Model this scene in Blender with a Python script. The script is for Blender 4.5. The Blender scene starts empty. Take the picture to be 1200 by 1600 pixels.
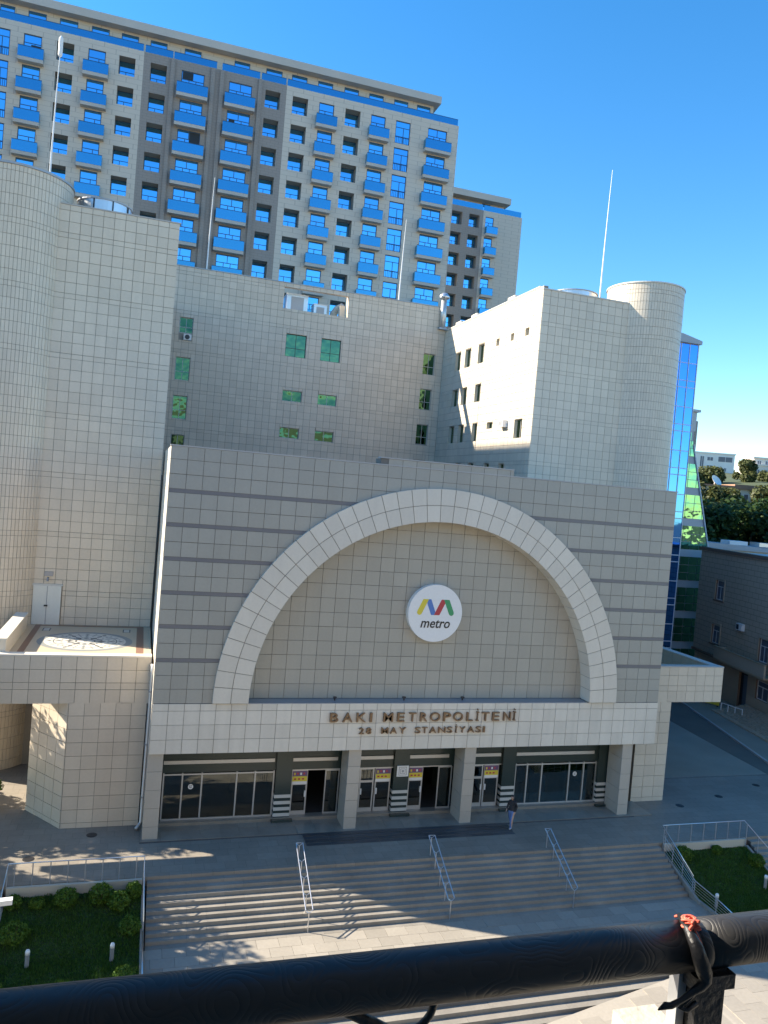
import bpy, bmesh, math, random
from mathutils import Matrix, Vector, noise
R = math.radians
random.seed(7)
sc = bpy.context.scene
COL = sc.collection

# ------------------------------------------------------------------ camera
CAM = Vector((-1.099, -36.118, 16.787))
yaw, pitch, roll = .303, -.027, .083
fw = Vector((math.sin(yaw)*math.cos(pitch), math.cos(yaw)*math.cos(pitch), math.sin(pitch)))
rt = Vector((math.cos(yaw), -math.sin(yaw), 0)); up = rt.cross(fw)
r2 = math.cos(roll)*rt + math.sin(roll)*up; u2 = -math.sin(roll)*rt + math.cos(roll)*up
cam = bpy.data.cameras.new('camera'); co = bpy.data.objects.new('camera', cam); COL.objects.link(co)
m = Matrix((r2, u2, -fw)).transposed().to_4x4(); m.translation = CAM; co.matrix_world = m
cam.sensor_fit = 'VERTICAL'; cam.sensor_height = 36; cam.lens = 1210.675/1600*36
cam.clip_start = .05; cam.clip_end = 4000
sc.camera = co

# ------------------------------------------------------------------ sky, sun, exposure
SUN = Vector((-1, .495, .737)).normalized()            # towards the sun
elev = math.asin(SUN.z); azim = math.atan2(SUN.x, SUN.y)
w = bpy.data.worlds.new('World'); sc.world = w; w.use_nodes = True
nt = w.node_tree; bg = nt.nodes['Background']
sky = nt.nodes.new('ShaderNodeTexSky'); sky.sky_type = 'NISHITA'; sky.sun_disc = False
sky.sun_elevation = elev; sky.sun_rotation = azim; sky.air_density = 1.0; sky.dust_density = .0; sky.ozone_density = 3.4
hs = nt.nodes.new('ShaderNodeHueSaturation'); hs.inputs['Saturation'].default_value = 1.32
nt.links.new(sky.outputs[0], hs.inputs['Color']); nt.links.new(hs.outputs[0], bg.inputs[0]); bg.inputs[1].default_value = .10
sl = bpy.data.lights.new('sun', 'SUN'); sl.energy = 4.2; sl.angle = R(.53); sl.color = (1, .93, .82)
so = bpy.data.objects.new('sun', sl); COL.objects.link(so)
so.rotation_euler = SUN.to_track_quat('Z', 'Y').to_euler(); so.location = (-40, 20, 60)
vs = sc.view_settings; vs.view_transform = 'Standard'; vs.look = 'None'; vs.gamma = 1; vs.use_curve_mapping = False
vs.exposure = 1.70
vs.use_white_balance = True; vs.white_balance_temperature = 7100; vs.white_balance_tint = 10

# ------------------------------------------------------------------ materials
def new_mat(name):
    m = bpy.data.materials.new(name); m.use_nodes = True
    return m, m.node_tree, m.node_tree.nodes['Principled BSDF']
def node(t, ty, **kw):
    n = t.nodes.new(ty)
    for k, v in kw.items(): setattr(n, k, v)
    return n
def mth(t, op, a, b=None):
    n = node(t, 'ShaderNodeMath', operation=op)
    for i, x in enumerate((a, b)):
        if x is None: continue
        if isinstance(x, (int, float)): n.inputs[i].default_value = x
        else: t.links.new(x, n.inputs[i])
    return n.outputs[0]
def mat(name, col, rough=.6, metal=0., stain=.12, scale=.35, island=0., fine=.06, fscale=9., bump=0., spec=.5, streak=0., emit=None, courses=None, col2=None, grid=None):
    m, t, b = new_mat(name)
    geo = node(t, 'ShaderNodeNewGeometry')
    def nz(s, det=4, vec=None, st=None):
        n = node(t, 'ShaderNodeTexNoise'); n.inputs['Scale'].default_value = s; n.inputs['Detail'].default_value = det
        if st:
            mp = node(t, 'ShaderNodeMapping'); mp.inputs['Scale'].default_value = st
            t.links.new(geo.outputs['Position'], mp.inputs[0]); t.links.new(mp.outputs[0], n.inputs[0])
        else: t.links.new(geo.outputs['Position'], n.inputs[0])
        return n.outputs['Fac']
    a = mth(t, 'MULTIPLY_ADD', nz(scale), 2*stain); t.nodes[-1].inputs[2].default_value = 1-stain
    a = t.nodes[-1].outputs[0]
    f = mth(t, 'MULTIPLY_ADD', nz(fscale, 6), 2*fine); t.nodes[-1].inputs[2].default_value = 1-fine; f = t.nodes[-1].outputs[0]
    a = mth(t, 'MULTIPLY', a, f)
    if streak:
        s = mth(t, 'MULTIPLY_ADD', nz(1., 4, st=(2.6, 2.6, .16)), 2*streak); t.nodes[-1].inputs[2].default_value = 1-streak
        a = mth(t, 'MULTIPLY', a, t.nodes[-1].outputs[0])
    if island:
        oi = node(t, 'ShaderNodeObjectInfo')
        r = mth(t, 'FRACT', mth(t, 'ADD', oi.outputs['Random'], geo.outputs['Random Per Island']))
        r = mth(t, 'MULTIPLY_ADD', r, 2*island); t.nodes[-1].inputs[2].default_value = 1-island
        a = mth(t, 'MULTIPLY', a, t.nodes[-1].outputs[0])
    if courses:                                   # fine panel joints: (height, length)
        sp = node(t, 'ShaderNodeSeparateXYZ'); t.links.new(geo.outputs['Position'], sp.inputs[0])
        hz = mth(t, 'LESS_THAN', mth(t, 'FRACT', mth(t, 'DIVIDE', sp.outputs[2], courses[0])), courses[2])
        xy = mth(t, 'ADD', sp.outputs[0], sp.outputs[1])
        row = mth(t, 'FLOOR', mth(t, 'DIVIDE', sp.outputs[2], courses[0]))
        off = mth(t, 'MULTIPLY', mth(t, 'MODULO', row, 2), .5)
        vt = mth(t, 'LESS_THAN', mth(t, 'FRACT', mth(t, 'ADD', mth(t, 'DIVIDE', xy, courses[1]), off)), courses[2]*.5)
        j = mth(t, 'MAXIMUM', hz, vt)
        a = mth(t, 'MULTIPLY', a, mth(t, 'SUBTRACT', 1., mth(t, 'MULTIPLY', j, courses[3])))
    if grid:                                      # faint paving joints: (length x, length y, joint, strength)
        sp = node(t, 'ShaderNodeSeparateXYZ'); t.links.new(geo.outputs['Position'], sp.inputs[0])
        row = mth(t, 'DIVIDE', sp.outputs[1], grid[1]); off = mth(t, 'MULTIPLY', mth(t, 'FLOOR', row), .37)
        ga = mth(t, 'LESS_THAN', mth(t, 'FRACT', row), grid[2]/grid[1]); cx0 = mth(t, 'ADD', mth(t, 'DIVIDE', sp.outputs[0], grid[0]), off)
        gb = mth(t, 'LESS_THAN', mth(t, 'FRACT', cx0), grid[2]/grid[0])
        wn = node(t, 'ShaderNodeTexWhiteNoise', noise_dimensions='2D'); cv = node(t, 'ShaderNodeCombineXYZ')
        t.links.new(mth(t, 'FLOOR', cx0), cv.inputs[0]); t.links.new(mth(t, 'FLOOR', row), cv.inputs[1]); t.links.new(cv.outputs[0], wn.inputs[0])
        sl_ = mth(t, 'MULTIPLY_ADD', wn.outputs[0], .16); sn = t.nodes[-1]; sn.inputs[2].default_value = .92
        a = mth(t, 'MULTIPLY', mth(t, 'MULTIPLY', a, sn.outputs[0]), mth(t, 'SUBTRACT', 1., mth(t, 'MULTIPLY', mth(t, 'MAXIMUM', ga, gb), grid[3])))
    mx = node(t, 'ShaderNodeVectorMath', operation='SCALE')
    if col2:
        mc = node(t, 'ShaderNodeMix', data_type='RGBA')
        rp = node(t, 'ShaderNodeMapRange'); rp.inputs[1].default_value = .4; rp.inputs[2].default_value = .6
        t.links.new(nz(scale*2.3), rp.inputs[0]); t.links.new(rp.outputs[0], mc.inputs[0])
        mc.inputs[6].default_value = (*col, 1); mc.inputs[7].default_value = (*col2, 1)
        t.links.new(mc.outputs[2], mx.inputs[0])
    else: mx.inputs[0].default_value = col
    t.links.new(a, mx.inputs['Scale'])
    t.links.new(mx.outputs[0], b.inputs['Base Color'])
    b.inputs['Roughness'].default_value = rough; b.inputs['Metallic'].default_value = metal
    b.inputs['Specular IOR Level'].default_value = spec
    if bump:
        bp = node(t, 'ShaderNodeBump'); bp.inputs['Strength'].default_value = bump; bp.inputs['Distance'].default_value = .02
        t.links.new(nz(fscale*1.5, 6), bp.inputs['Height']); t.links.new(bp.outputs[0], b.inputs['Normal'])
    if emit: b.inputs['Emission Color'].default_value = (*emit[0], 1); b.inputs['Emission Strength'].default_value = emit[1]
    return m
def glass_mat(name, tint, refl=.08, rough=.02, ripple=0.):
    m, t, b = new_mat(name); t.nodes.remove(b); out = t.nodes['Material Output']
    tr = node(t, 'ShaderNodeBsdfTransparent'); tr.inputs[0].default_value = (*tint, 1)
    gl = node(t, 'ShaderNodeBsdfGlossy'); gl.inputs['Roughness'].default_value = rough; gl.inputs[0].default_value = (.95, 1, .97, 1)
    fr = node(t, 'ShaderNodeFresnel'); fr.inputs[0].default_value = 1.5
    f = mth(t, 'ADD', fr.outputs[0], refl)
    if ripple:
        geo = node(t, 'ShaderNodeNewGeometry'); n = node(t, 'ShaderNodeTexNoise'); n.inputs['Scale'].default_value = .9
        t.links.new(geo.outputs['Position'], n.inputs[0]); bp = node(t, 'ShaderNodeBump'); bp.inputs['Strength'].default_value = ripple
        bp.inputs['Distance'].default_value = .05; t.links.new(n.outputs[0], bp.inputs['Height']); t.links.new(bp.outputs[0], gl.inputs['Normal'])
    mx = node(t, 'ShaderNodeMixShader'); t.links.new(f, mx.inputs[0]); t.links.new(tr.outputs[0], mx.inputs[1]); t.links.new(gl.outputs[0], mx.inputs[2])
    t.links.new(mx.outputs[0], out.inputs[0]); return m
def coated(name, col, rough=.06, ripple=.0, metal=1.0):
    m, t, b = new_mat(name); b.inputs['Base Color'].default_value = (*col, 1); b.inputs['Metallic'].default_value = metal; b.inputs['Roughness'].default_value = rough
    geo = node(t, 'ShaderNodeNewGeometry'); oi = node(t, 'ShaderNodeObjectInfo')
    v = mth(t, 'MULTIPLY_ADD', mth(t, 'FRACT', mth(t, 'ADD', oi.outputs['Random'], geo.outputs['Random Per Island'])), .16); t.nodes[-1].inputs[2].default_value = .9
    mx = node(t, 'ShaderNodeVectorMath', operation='SCALE'); mx.inputs[0].default_value = col; t.links.new(t.nodes[-2].outputs[0], mx.inputs['Scale']); t.links.new(mx.outputs[0], b.inputs['Base Color'])
    if ripple:
        n = node(t, 'ShaderNodeTexNoise'); n.inputs['Scale'].default_value = .8
        t.links.new(geo.outputs['Position'], n.inputs[0]); bp = node(t, 'ShaderNodeBump'); bp.inputs['Strength'].default_value = ripple
        bp.inputs['Distance'].default_value = .06; t.links.new(n.outputs[0], bp.inputs['Height']); t.links.new(bp.outputs[0], b.inputs['Normal'])
    return m
def leaf_mat(name, c1, c2):
    m, t, b = new_mat(name)
    geo = node(t, 'ShaderNodeNewGeometry'); mc = node(t, 'ShaderNodeMix', data_type='RGBA')
    mc.inputs[6].default_value = (*c1, 1); mc.inputs[7].default_value = (*c2, 1)
    t.links.new(geo.outputs['Random Per Island'], mc.inputs[0]); t.links.new(mc.outputs[2], b.inputs['Base Color'])
    b.inputs['Roughness'].default_value = .55; b.inputs['Specular IOR Level'].default_value = .3
    out = t.nodes['Material Output']; tl = node(t, 'ShaderNodeBsdfTranslucent'); t.links.new(mc.outputs[2], tl.inputs[0])
    ms = node(t, 'ShaderNodeMixShader'); ms.inputs[0].default_value = .3
    t.links.new(b.outputs[0], ms.inputs[1]); t.links.new(tl.outputs[0], ms.inputs[2]); t.links.new(ms.outputs[0], out.inputs[0])
    return m

M = {}
M['grout'] = mat('grout', (.18, .17, .15), .9)
M['grout_l'] = mat('pale_grout', (.27, .24, .20), .9)
M['t_grey'] = mat('grey_cladding_tile', (.36, .35, .305), .42, island=.05, streak=.05, stain=.05)
M['t_arch'] = mat('pale_cladding_tile', (.66, .61, .52), .4, island=.05, streak=.06, stain=.05)
M['t_band'] = mat('band_cladding_tile', (.67, .62, .53), .4, island=.06, streak=.11, stain=.05)
M['t_rec'] = mat('recess_tile', (.39, .365, .305), .45, island=.05, streak=.06, stain=.05)
M['t_cream'] = mat('cream_cladding_tile', (.62, .54, .43), .42, island=.055, streak=.06, stain=.07)
M['t_mid'] = mat('beige_cladding_tile', (.60, .51, .41), .45, island=.06, streak=.05, stain=.08)
M['t_right'] = mat('ivory_cladding_tile', (.60, .53, .43), .42, island=.055, streak=.06, stain=.07)
M['stripe'] = mat('dark_stripe_stone', (.17, .17, .18), .4)
M['granite'] = mat('dark_green_granite', (.028, .045, .042), .22, stain=.2, fscale=30, fine=.25)
M['colstone'] = mat('column_stone', (.43, .39, .33), .4, island=.05, streak=.06)
M['white_stone'] = mat('pale_stone', (.55, .54, .50), .4)
M['porch'] = mat('porch_stone', (.26, .235, .195), .28, stain=.3, scale=1.2, fine=.15, island=.1)
M['plaza'] = mat('plaza_stone', (.25, .22, .18), .55, stain=.28, scale=.25, fine=.16, fscale=5, grid=(.9, .6, .016, .35))
M['slab'] = mat('paving_slab_stone', (.31, .28, .235), .55, stain=.15, island=.1, fine=.12)
M['step'] = mat('step_stone', (.25, .228, .195), .55, stain=.36, scale=.7, fine=.15, island=.08)
M['joint'] = mat('joint_mortar', (.12, .115, .11), .9)
M['mat'] = mat('dark_strip_stone', (.065, .07, .075), .4, island=.2)
M['asphalt'] = mat('asphalt', (.15, .135, .11), .85, stain=.3, scale=.3, fine=.2, fscale=14)
M['pave2'] = mat('side_street_paving', (.29, .255, .20), .8, stain=.25, scale=.35, fine=.15)
M['kerb'] = mat('kerb_stone', (.42, .41, .39), .7)
M['earth'] = mat('earth', (.12, .10, .075), .95)
M['soil'] = mat('lawn_soil', (.035, .06, .018), .95, stain=.3, scale=1.5)
M['steel'] = mat('brushed_steel', (.62, .62, .63), .28, metal=.9, stain=.05)
M['alu'] = mat('aluminium', (.55, .55, .54), .4, metal=.6, stain=.05)
M['white_metal'] = mat('white_metal', (.75, .75, .74), .45)
M['grey_metal'] = mat('grey_metal', (.35, .36, .38), .45, metal=.4)
M['galv'] = mat('galvanised_sheet', (.62, .64, .67), .3, metal=.75, stain=.15)
M['dark_metal'] = mat('dark_metal', (.05, .05, .055), .4, metal=.5)
M['bronze'] = mat('bronze_letter', (.20, .145, .10), .3, metal=.75, stain=.2, scale=2)
M['sign_white'] = mat('sign_white', (.80, .80, .78), .35, stain=.03)
M['yellow'] = mat('yellow_print', (.72, .58, .06), .45, stain=.02)
M['red'] = mat('red_print', (.50, .05, .06), .45, stain=.02)
M['blue'] = mat('blue_print', (.08, .20, .50), .45, stain=.02)
M['green'] = mat('green_print', (.04, .32, .13), .45, stain=.02)
M['black'] = mat('black_print', (.02, .02, .02), .5, stain=.02)
M['purple'] = mat('purple_print', (.16, .09, .20), .5)
M['white_paint'] = mat('white_door_paint', (.66, .66, .60), .4)
M['glass'] = glass_mat('entrance_glass', (.45, .48, .47), .05, ripple=.02)
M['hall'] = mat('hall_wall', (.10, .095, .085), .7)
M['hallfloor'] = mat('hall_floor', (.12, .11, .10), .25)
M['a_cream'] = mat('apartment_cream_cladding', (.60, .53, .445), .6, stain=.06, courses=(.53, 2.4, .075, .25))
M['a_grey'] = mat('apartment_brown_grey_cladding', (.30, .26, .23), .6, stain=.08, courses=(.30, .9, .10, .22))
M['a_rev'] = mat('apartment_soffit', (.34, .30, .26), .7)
M['a_slab'] = mat('balcony_slab', (.50, .46, .41), .6)
M['b_glass'] = coated('blue_mirror_glass', (.20, .66, 1.0), .05, .02)
M['b_balc'] = coated('blue_balcony_glass', (.06, .36, .58), .22)
M['b_frame'] = mat('dark_blue_frame', (.03, .09, .20), .4)
M['b_tower'] = coated('blue_curtain_glass', (.06, .27, .75), .03, .05)
M['b_mull'] = mat('pale_mullion', (.55, .60, .66), .4)
M['g_glass'] = coated('green_mirror_glass', (.13, .32, .21), .03, .5)
M['g_dark'] = coated('green_window_glass', (.06, .13, .07), .04, .9)
M['g_mid'] = coated('pale_green_window_glass', (.10, .21, .12), .05, .7)
M['spandrel'] = mat('spandrel_panel', (.36, .39, .43), .4)
M['void'] = mat('dark_opening', (.015, .017, .02), .5)
M['brown_stone'] = mat('brown_stone_cladding', (.45, .36, .26), .65, stain=.12, island=.1)
M['tan'] = mat('tan_trim', (.42, .30, .19), .6)
M['roofbrown'] = mat('brown_roof_trim', (.20, .13, .09), .7)
M['rooftile'] = mat('red_roof', (.30, .17, .11), .8)
M['plaster'] = mat('pale_plaster', (.62, .58, .50), .8)
M['far_white'] = mat('far_white_wall', (.72, .70, .68), .7)
M['far_cream'] = mat('far_cream_wall', (.74, .66, .58), .7)
M['far_win'] = mat('far_window', (.10, .12, .16), .3)
M['hill'] = mat('hill_scrub', (.055, .072, .03), .95, stain=.4, scale=.05, fine=.3, fscale=.6)
M['bark'] = mat('bark', (.09, .07, .05), .9, bump=.4)
M['leaf'] = leaf_mat('leaf_green', (.035, .075, .012), (.10, .17, .03))
M['leaf_d'] = leaf_mat('leaf_dark', (.018, .042, .012), (.05, .095, .022))
M['leaf_o'] = leaf_mat('leaf_olive', (.05, .065, .02), (.13, .14, .05))
M['bush'] = leaf_mat('bush_leaf', (.03, .085, .008), (.14, .24, .03))
M['grass'] = leaf_mat('grass_blade', (.03, .085, .012), (.085, .18, .03))
M['skin'] = mat('skin', (.45, .28, .20), .5)
M['jacket'] = mat('black_jacket', (.02, .02, .024), .7)
M['jeans'] = mat('blue_jeans', (.12, .21, .42), .8)
M['shoe'] = mat('pale_shoe', (.5, .5, .5), .6)
M['hair'] = mat('dark_hair', (.03, .02, .016), .5)
M['string'] = mat('red_string', (.72, .14, .09), .6)
M['cement'] = mat('ledge_cement', (.50, .46, .38), .8, bump=.3, fscale=25)
M['camera_bldg'] = mat('viewpoint_wall', (.40, .36, .31), .8)
M['mos_bg'] = mat('mosaic_cream', (.50, .40, .28), .5)
M['mos_dark'] = mat('mosaic_dark', (.10, .10, .10), .5)
M['mos_white'] = mat('mosaic_white', (.60, .57, .50), .5)
M['mos_grey'] = mat('mosaic_grey', (.24, .25, .24), .5)
M['mos_brown'] = mat('mosaic_brown', (.22, .12, .08), .5)
def rail_mat():
    m, t, b = new_mat('embossed_black_rail')
    b.inputs['Base Color'].default_value = (.03, .03, .031, 1); b.inputs['Roughness'].default_value = .42; b.inputs['Specular IOR Level'].default_value = .35
    tc = node(t, 'ShaderNodeTexCoord'); n = node(t, 'ShaderNodeTexNoise'); n.inputs['Scale'].default_value = 16; n.inputs['Detail'].default_value = .5
    t.links.new(tc.outputs['Object'], n.inputs[0])
    s = mth(t, 'SINE', mth(t, 'MULTIPLY', n.outputs[0], 60.))
    s = mth(t, 'POWER', mth(t, 'ABSOLUTE', s), .5)
    bp = node(t, 'ShaderNodeBump'); bp.inputs['Strength'].default_value = .4; bp.inputs['Distance'].default_value = .0012
    t.links.new(s, bp.inputs['Height']); t.links.new(bp.outputs[0], b.inputs['Normal'])
    return m
M['rail'] = rail_mat()
M['iron'] = mat('black_iron', (.02, .02, .022), .4, metal=.3, bump=.2, fscale=60)

# ------------------------------------------------------------------ mesh helpers
class MB:
    def __init__(s): s.v = []; s.f = []; s.m = []
    def face(s, pts, mi=0):
        b = len(s.v); s.v += [tuple(p) for p in pts]; s.f.append(tuple(range(b, b+len(pts)))); s.m.append(mi)
    def box(s, x0, x1, y0, y1, z0, z1, mi=0, skip=''):
        b = len(s.v)
        s.v += [(x0,y0,z0),(x1,y0,z0),(x1,y1,z0),(x0,y1,z0),(x0,y0,z1),(x1,y0,z1),(x1,y1,z1),(x0,y1,z1)]
        for k, q in (('d',(0,3,2,1)),('u',(4,5,6,7)),('f',(0,1,5,4)),('b',(2,3,7,6)),('l',(3,0,4,7)),('r',(1,2,6,5))):
            if k not in skip: s.f.append(tuple(b+i for i in q)); s.m.append(mi)
        return s
    def prism(s, poly, z0, z1, mi=0):
        n = len(poly); b = len(s.v)
        s.v += [(x, y, z0) for x, y in poly]+[(x, y, z1) for x, y in poly]
        s.f += [tuple(b+i for i in reversed(range(n))), tuple(b+n+i for i in range(n))]; s.m += [mi, mi]
        for i in range(n):
            j = (i+1) % n; s.f.append((b+i, b+j, b+n+j, b+n+i)); s.m.append(mi)
        return s
    def xprism(s, poly, y0, y1, mi=0):           # polygon in x,z extruded along y; given counter-clockwise seen from -y
        n = len(poly); b = len(s.v)
        s.v += [(x, y0, z) for x, z in poly]+[(x, y1, z) for x, z in poly]
        s.f += [tuple(b+i for i in range(n)), tuple(b+n+i for i in reversed(range(n)))]; s.m += [mi, mi]
        for i in range(n):
            j = (i+1) % n; s.f.append((b+j, b+i, b+n+i, b+n+j)); s.m.append(mi)
        return s
    def tube(s, pts, r, n=8, mi=0, cap=True):
        pts = [Vector(p) for p in pts]; rs = r if isinstance(r, (list, tuple)) else [r]*len(pts)
        b = len(s.v); ref = None
        for i, p in enumerate(pts):
            d = (pts[min(i+1, len(pts)-1)]-pts[max(i-1, 0)]).normalized()
            if ref is None: ref = d.orthogonal().normalized()
            ref = (ref-d*ref.dot(d)).normalized(); bi = d.cross(ref)
            for k in range(n):
                a = 2*math.pi*k/n; s.v.append(tuple(p+(ref*math.cos(a)+bi*math.sin(a))*rs[i]))
        for i in range(len(pts)-1):
            for k in range(n):
                k2 = (k+1) % n; s.f.append((b+i*n+k, b+i*n+k2, b+(i+1)*n+k2, b+(i+1)*n+k)); s.m.append(mi)
        if cap:
            s.f.append(tuple(b+k for k in reversed(range(n)))); s.f.append(tuple(b+(len(pts)-1)*n+k for k in range(n))); s.m += [mi, mi]
        return s
    def lathe(s, prof, n=24, c=(0,0), mi=0, cap=True):   # profile (r,z)
        b = len(s.v)
        for r, z in prof:
            for k in range(n):
                a = 2*math.pi*k/n; s.v.append((c[0]+r*math.cos(a), c[1]+r*math.sin(a), z))
        for i in range(len(prof)-1):
            for k in range(n):
                k2 = (k+1) % n; s.f.append((b+i*n+k, b+i*n+k2, b+(i+1)*n+k2, b+(i+1)*n+k)); s.m.append(mi)
        if cap:
            s.f.append(tuple(b+k for k in reversed(range(n)))); s.f.append(tuple(b+(len(prof)-1)*n+k for k in range(n))); s.m += [mi, mi]
        return s
    def mesh(s, name, mats, smooth=False):
        me = bpy.data.meshes.new(name); me.from_pydata(s.v, [], s.f)
        for x in (mats if isinstance(mats, (list, tuple)) else [mats]): me.materials.append(M[x] if isinstance(x, str) else x)
        me.polygons.foreach_set('material_index', s.m)
        if smooth: me.polygons.foreach_set('use_smooth', [True]*len(s.f))
        me.update(); return me
    def build(s, name, mats, parent=None, loc=(0,0,0), rz=0, smooth=False):
        return link(name, s.mesh(name, mats, smooth), parent, loc, rz)
def link(name, me, parent=None, loc=(0,0,0), rz=0):
    o = bpy.data.objects.new(name, me); COL.objects.link(o); o.location = loc; o.rotation_euler = (0, 0, rz)
    if parent is not None: adopt(o, parent)
    return o
def wm(o):
    l = Matrix.LocRotScale(o.location, o.rotation_euler, o.scale)
    return wm(o.parent) @ o.matrix_parent_inverse @ l if o.parent else l
def adopt(o, p):
    inv = wm(p).inverted(); o.parent = p; o.matrix_parent_inverse = inv
def tag(o, label=None, cat=None, group=None, kind=None):
    for k, v in (('label', label), ('category', cat), ('group', group), ('kind', kind)):
        if v: o[k] = v
    return o
def thing(name, label, cat, loc=(0,0,0), rz=0, group=None):
    o = bpy.data.objects.new(name, None); COL.objects.link(o); o.location = loc; o.rotation_euler = (0,0,rz); o.empty_display_size = .5
    return tag(o, label, cat, group)
def copy_tree(o, parent=None):
    c = o.copy(); COL.objects.link(c)
    if parent is not None: c.parent = parent; c.matrix_parent_inverse = o.matrix_parent_inverse.copy()
    for ch in list(o.children): copy_tree(ch, c)
    return c
def box_part(name, mats, parent, *a, **k): return MB().box(*a).build(name, mats, parent, **k)

def frange(a, b, step):
    n = max(1, round((b-a)/step)); return [a+(b-a)*i/n for i in range(n+1)]
def storey_rows(z0, z1, tile=.6, narrow=.28, period=3.28, top=None):
    # five tile courses and a narrow course per storey, counted from an anchor height
    e = []; a = (top if top is not None else z1)
    while a > z0-period: a -= period
    th = (period-narrow)/5
    while a < z1+.01:
        for k in range(6):
            z = a+(0 if k == 0 else narrow+(k-1)*th) if k else a
            e.append(z)
        a += period
    e = sorted(set(round(x, 4) for x in e if z0-1e-4 < x < z1+1e-4))
    if not e or e[0] > z0+.05: e = [z0]+e
    if e[-1] < z1-.05: e.append(z1)
    e[0] = z0; e[-1] = z1
    return e
def cut(cell, holes):
    out = [cell]
    for h in holes:
        nx = []
        for a in out:
            if h[0] >= a[1]-1e-4 or h[1] <= a[0]+1e-4 or h[2] >= a[3]-1e-4 or h[3] <= a[2]+1e-4: nx.append(a); continue
            if h[0] > a[0]: nx.append((a[0], h[0], a[2], a[3]))
            if h[1] < a[1]: nx.append((h[1], a[1], a[2], a[3]))
            l, r = max(a[0], h[0]), min(a[1], h[1])
            if h[2] > a[2]: nx.append((l, r, a[2], h[2]))
            if h[3] < a[3]: nx.append((l, r, h[3], a[3]))
        out = nx
    return [a for a in out if a[1]-a[0] > .06 and a[3]-a[2] > .06]
TILE_CACHE = {}
def tile_mesh(w_, h_, t_, mt):
    k = (round(w_, 2), round(h_, 2), round(t_, 3), mt)
    if k not in TILE_CACHE:
        TILE_CACHE[k] = MB().box(0, k[0], -k[2], 0, 0, k[1], skip='b').mesh('tile', mt)
    return TILE_CACHE[k]
rnd = random.Random(3)
def tiles(parent, cells, origin, rz, mt, limit=300, gap=.03, thick=.03, name='tile', near=None):
    c, s = math.cos(rz), math.sin(rz); o = Vector(origin)
    W_ = lambda u, y, z: Vector((o.x+c*u-s*y, o.y+s*u+c*y, o.z+z))
    def size(a):
        p = W_((a[0]+a[1])/2, 0, (a[2]+a[3])/2)
        d = (p-CAM).length
        ok = (near is None) or near(a)
        return -((a[1]-a[0])*(a[3]-a[2]))**.5/d - (1 if ok else 0)
    cells = sorted(cells, key=size)
    for a in cells[:limit]:
        w_, h_ = a[1]-a[0]-gap, a[3]-a[2]-gap
        if w_ < .02 or h_ < .02: continue
        link(name, tile_mesh(w_, h_, thick+rnd.choice((0, 0, .004)), mt), parent, W_(a[0]+gap/2, 0, a[2]+gap/2), rz)
    if cells[limit:]:
        mb = MB()
        for a in cells[limit:]:
            mb.box(a[0]+gap/2, a[1]-gap/2, -thick-rnd.choice((0, 0, .004)), 0, a[2]+gap/2, a[3]-gap/2, skip='b')
        q = mb.build(name+'_field', mt, parent, origin, rz); q['kind'] = 'stuff'
def grid_cells(us, zs, holes=()):
    out = []
    for i in range(len(us)-1):
        for j in range(len(zs)-1): out += cut((us[i], us[i+1], zs[j], zs[j+1]), holes)
    return out
def wall(name, mats, parent, origin, rz, u0, u1, z0, z1, holes=(), depth=.3, rev=1):
    us = sorted({u0, u1, *[x for h in holes for x in h[:2] if u0 < x < u1]}); zs = sorted({z0, z1, *[x for h in holes for x in h[2:4] if z0 < x < z1]})
    mb = MB(); inside = lambda u, z: any(h[0] < u < h[1] and h[2] < z < h[3] for h in holes)
    # merge runs per row
    for j in range(len(zs)-1):
        zc = (zs[j]+zs[j+1])/2; st = None
        for i in range(len(us)):
            solid = i < len(us)-1 and not inside((us[i]+us[i+1])/2, zc)
            if solid and st is None: st = us[i]
            if not solid and st is not None:
                mb.face([(st,0,zs[j]),(us[i],0,zs[j]),(us[i],0,zs[j+1]),(st,0,zs[j+1])]); st = None
    for h in holes:
        a, b, c, d = h[:4]
        mb.face([(a,0,c),(a,depth,c),(b,depth,c),(b,0,c)][::-1], rev); mb.face([(a,0,d),(a,depth,d),(b,depth,d),(b,0,d)], rev)
        mb.face([(a,0,c),(a,0,d),(a,depth,d),(a,depth,c)][::1], rev); mb.face([(b,0,c),(b,0,d),(b,depth,d),(b,depth,c)][::-1], rev)
    mb.face([(u0,0,z0),(u0,0,z1),(u0,depth,z1),(u0,depth,z0)][::-1]); mb.face([(u1,0,z0),(u1,0,z1),(u1,depth,z1),(u1,depth,z0)])
    mb.face([(u0,0,z1),(u1,0,z1),(u1,depth,z1),(u0,depth,z1)]); mb.face([(u0,0,z0),(u0,depth,z0),(u1,depth,z0),(u1,0,z0)])
    return mb.build(name, mats, parent, origin, rz)
WIN_CACHE = {}
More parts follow.
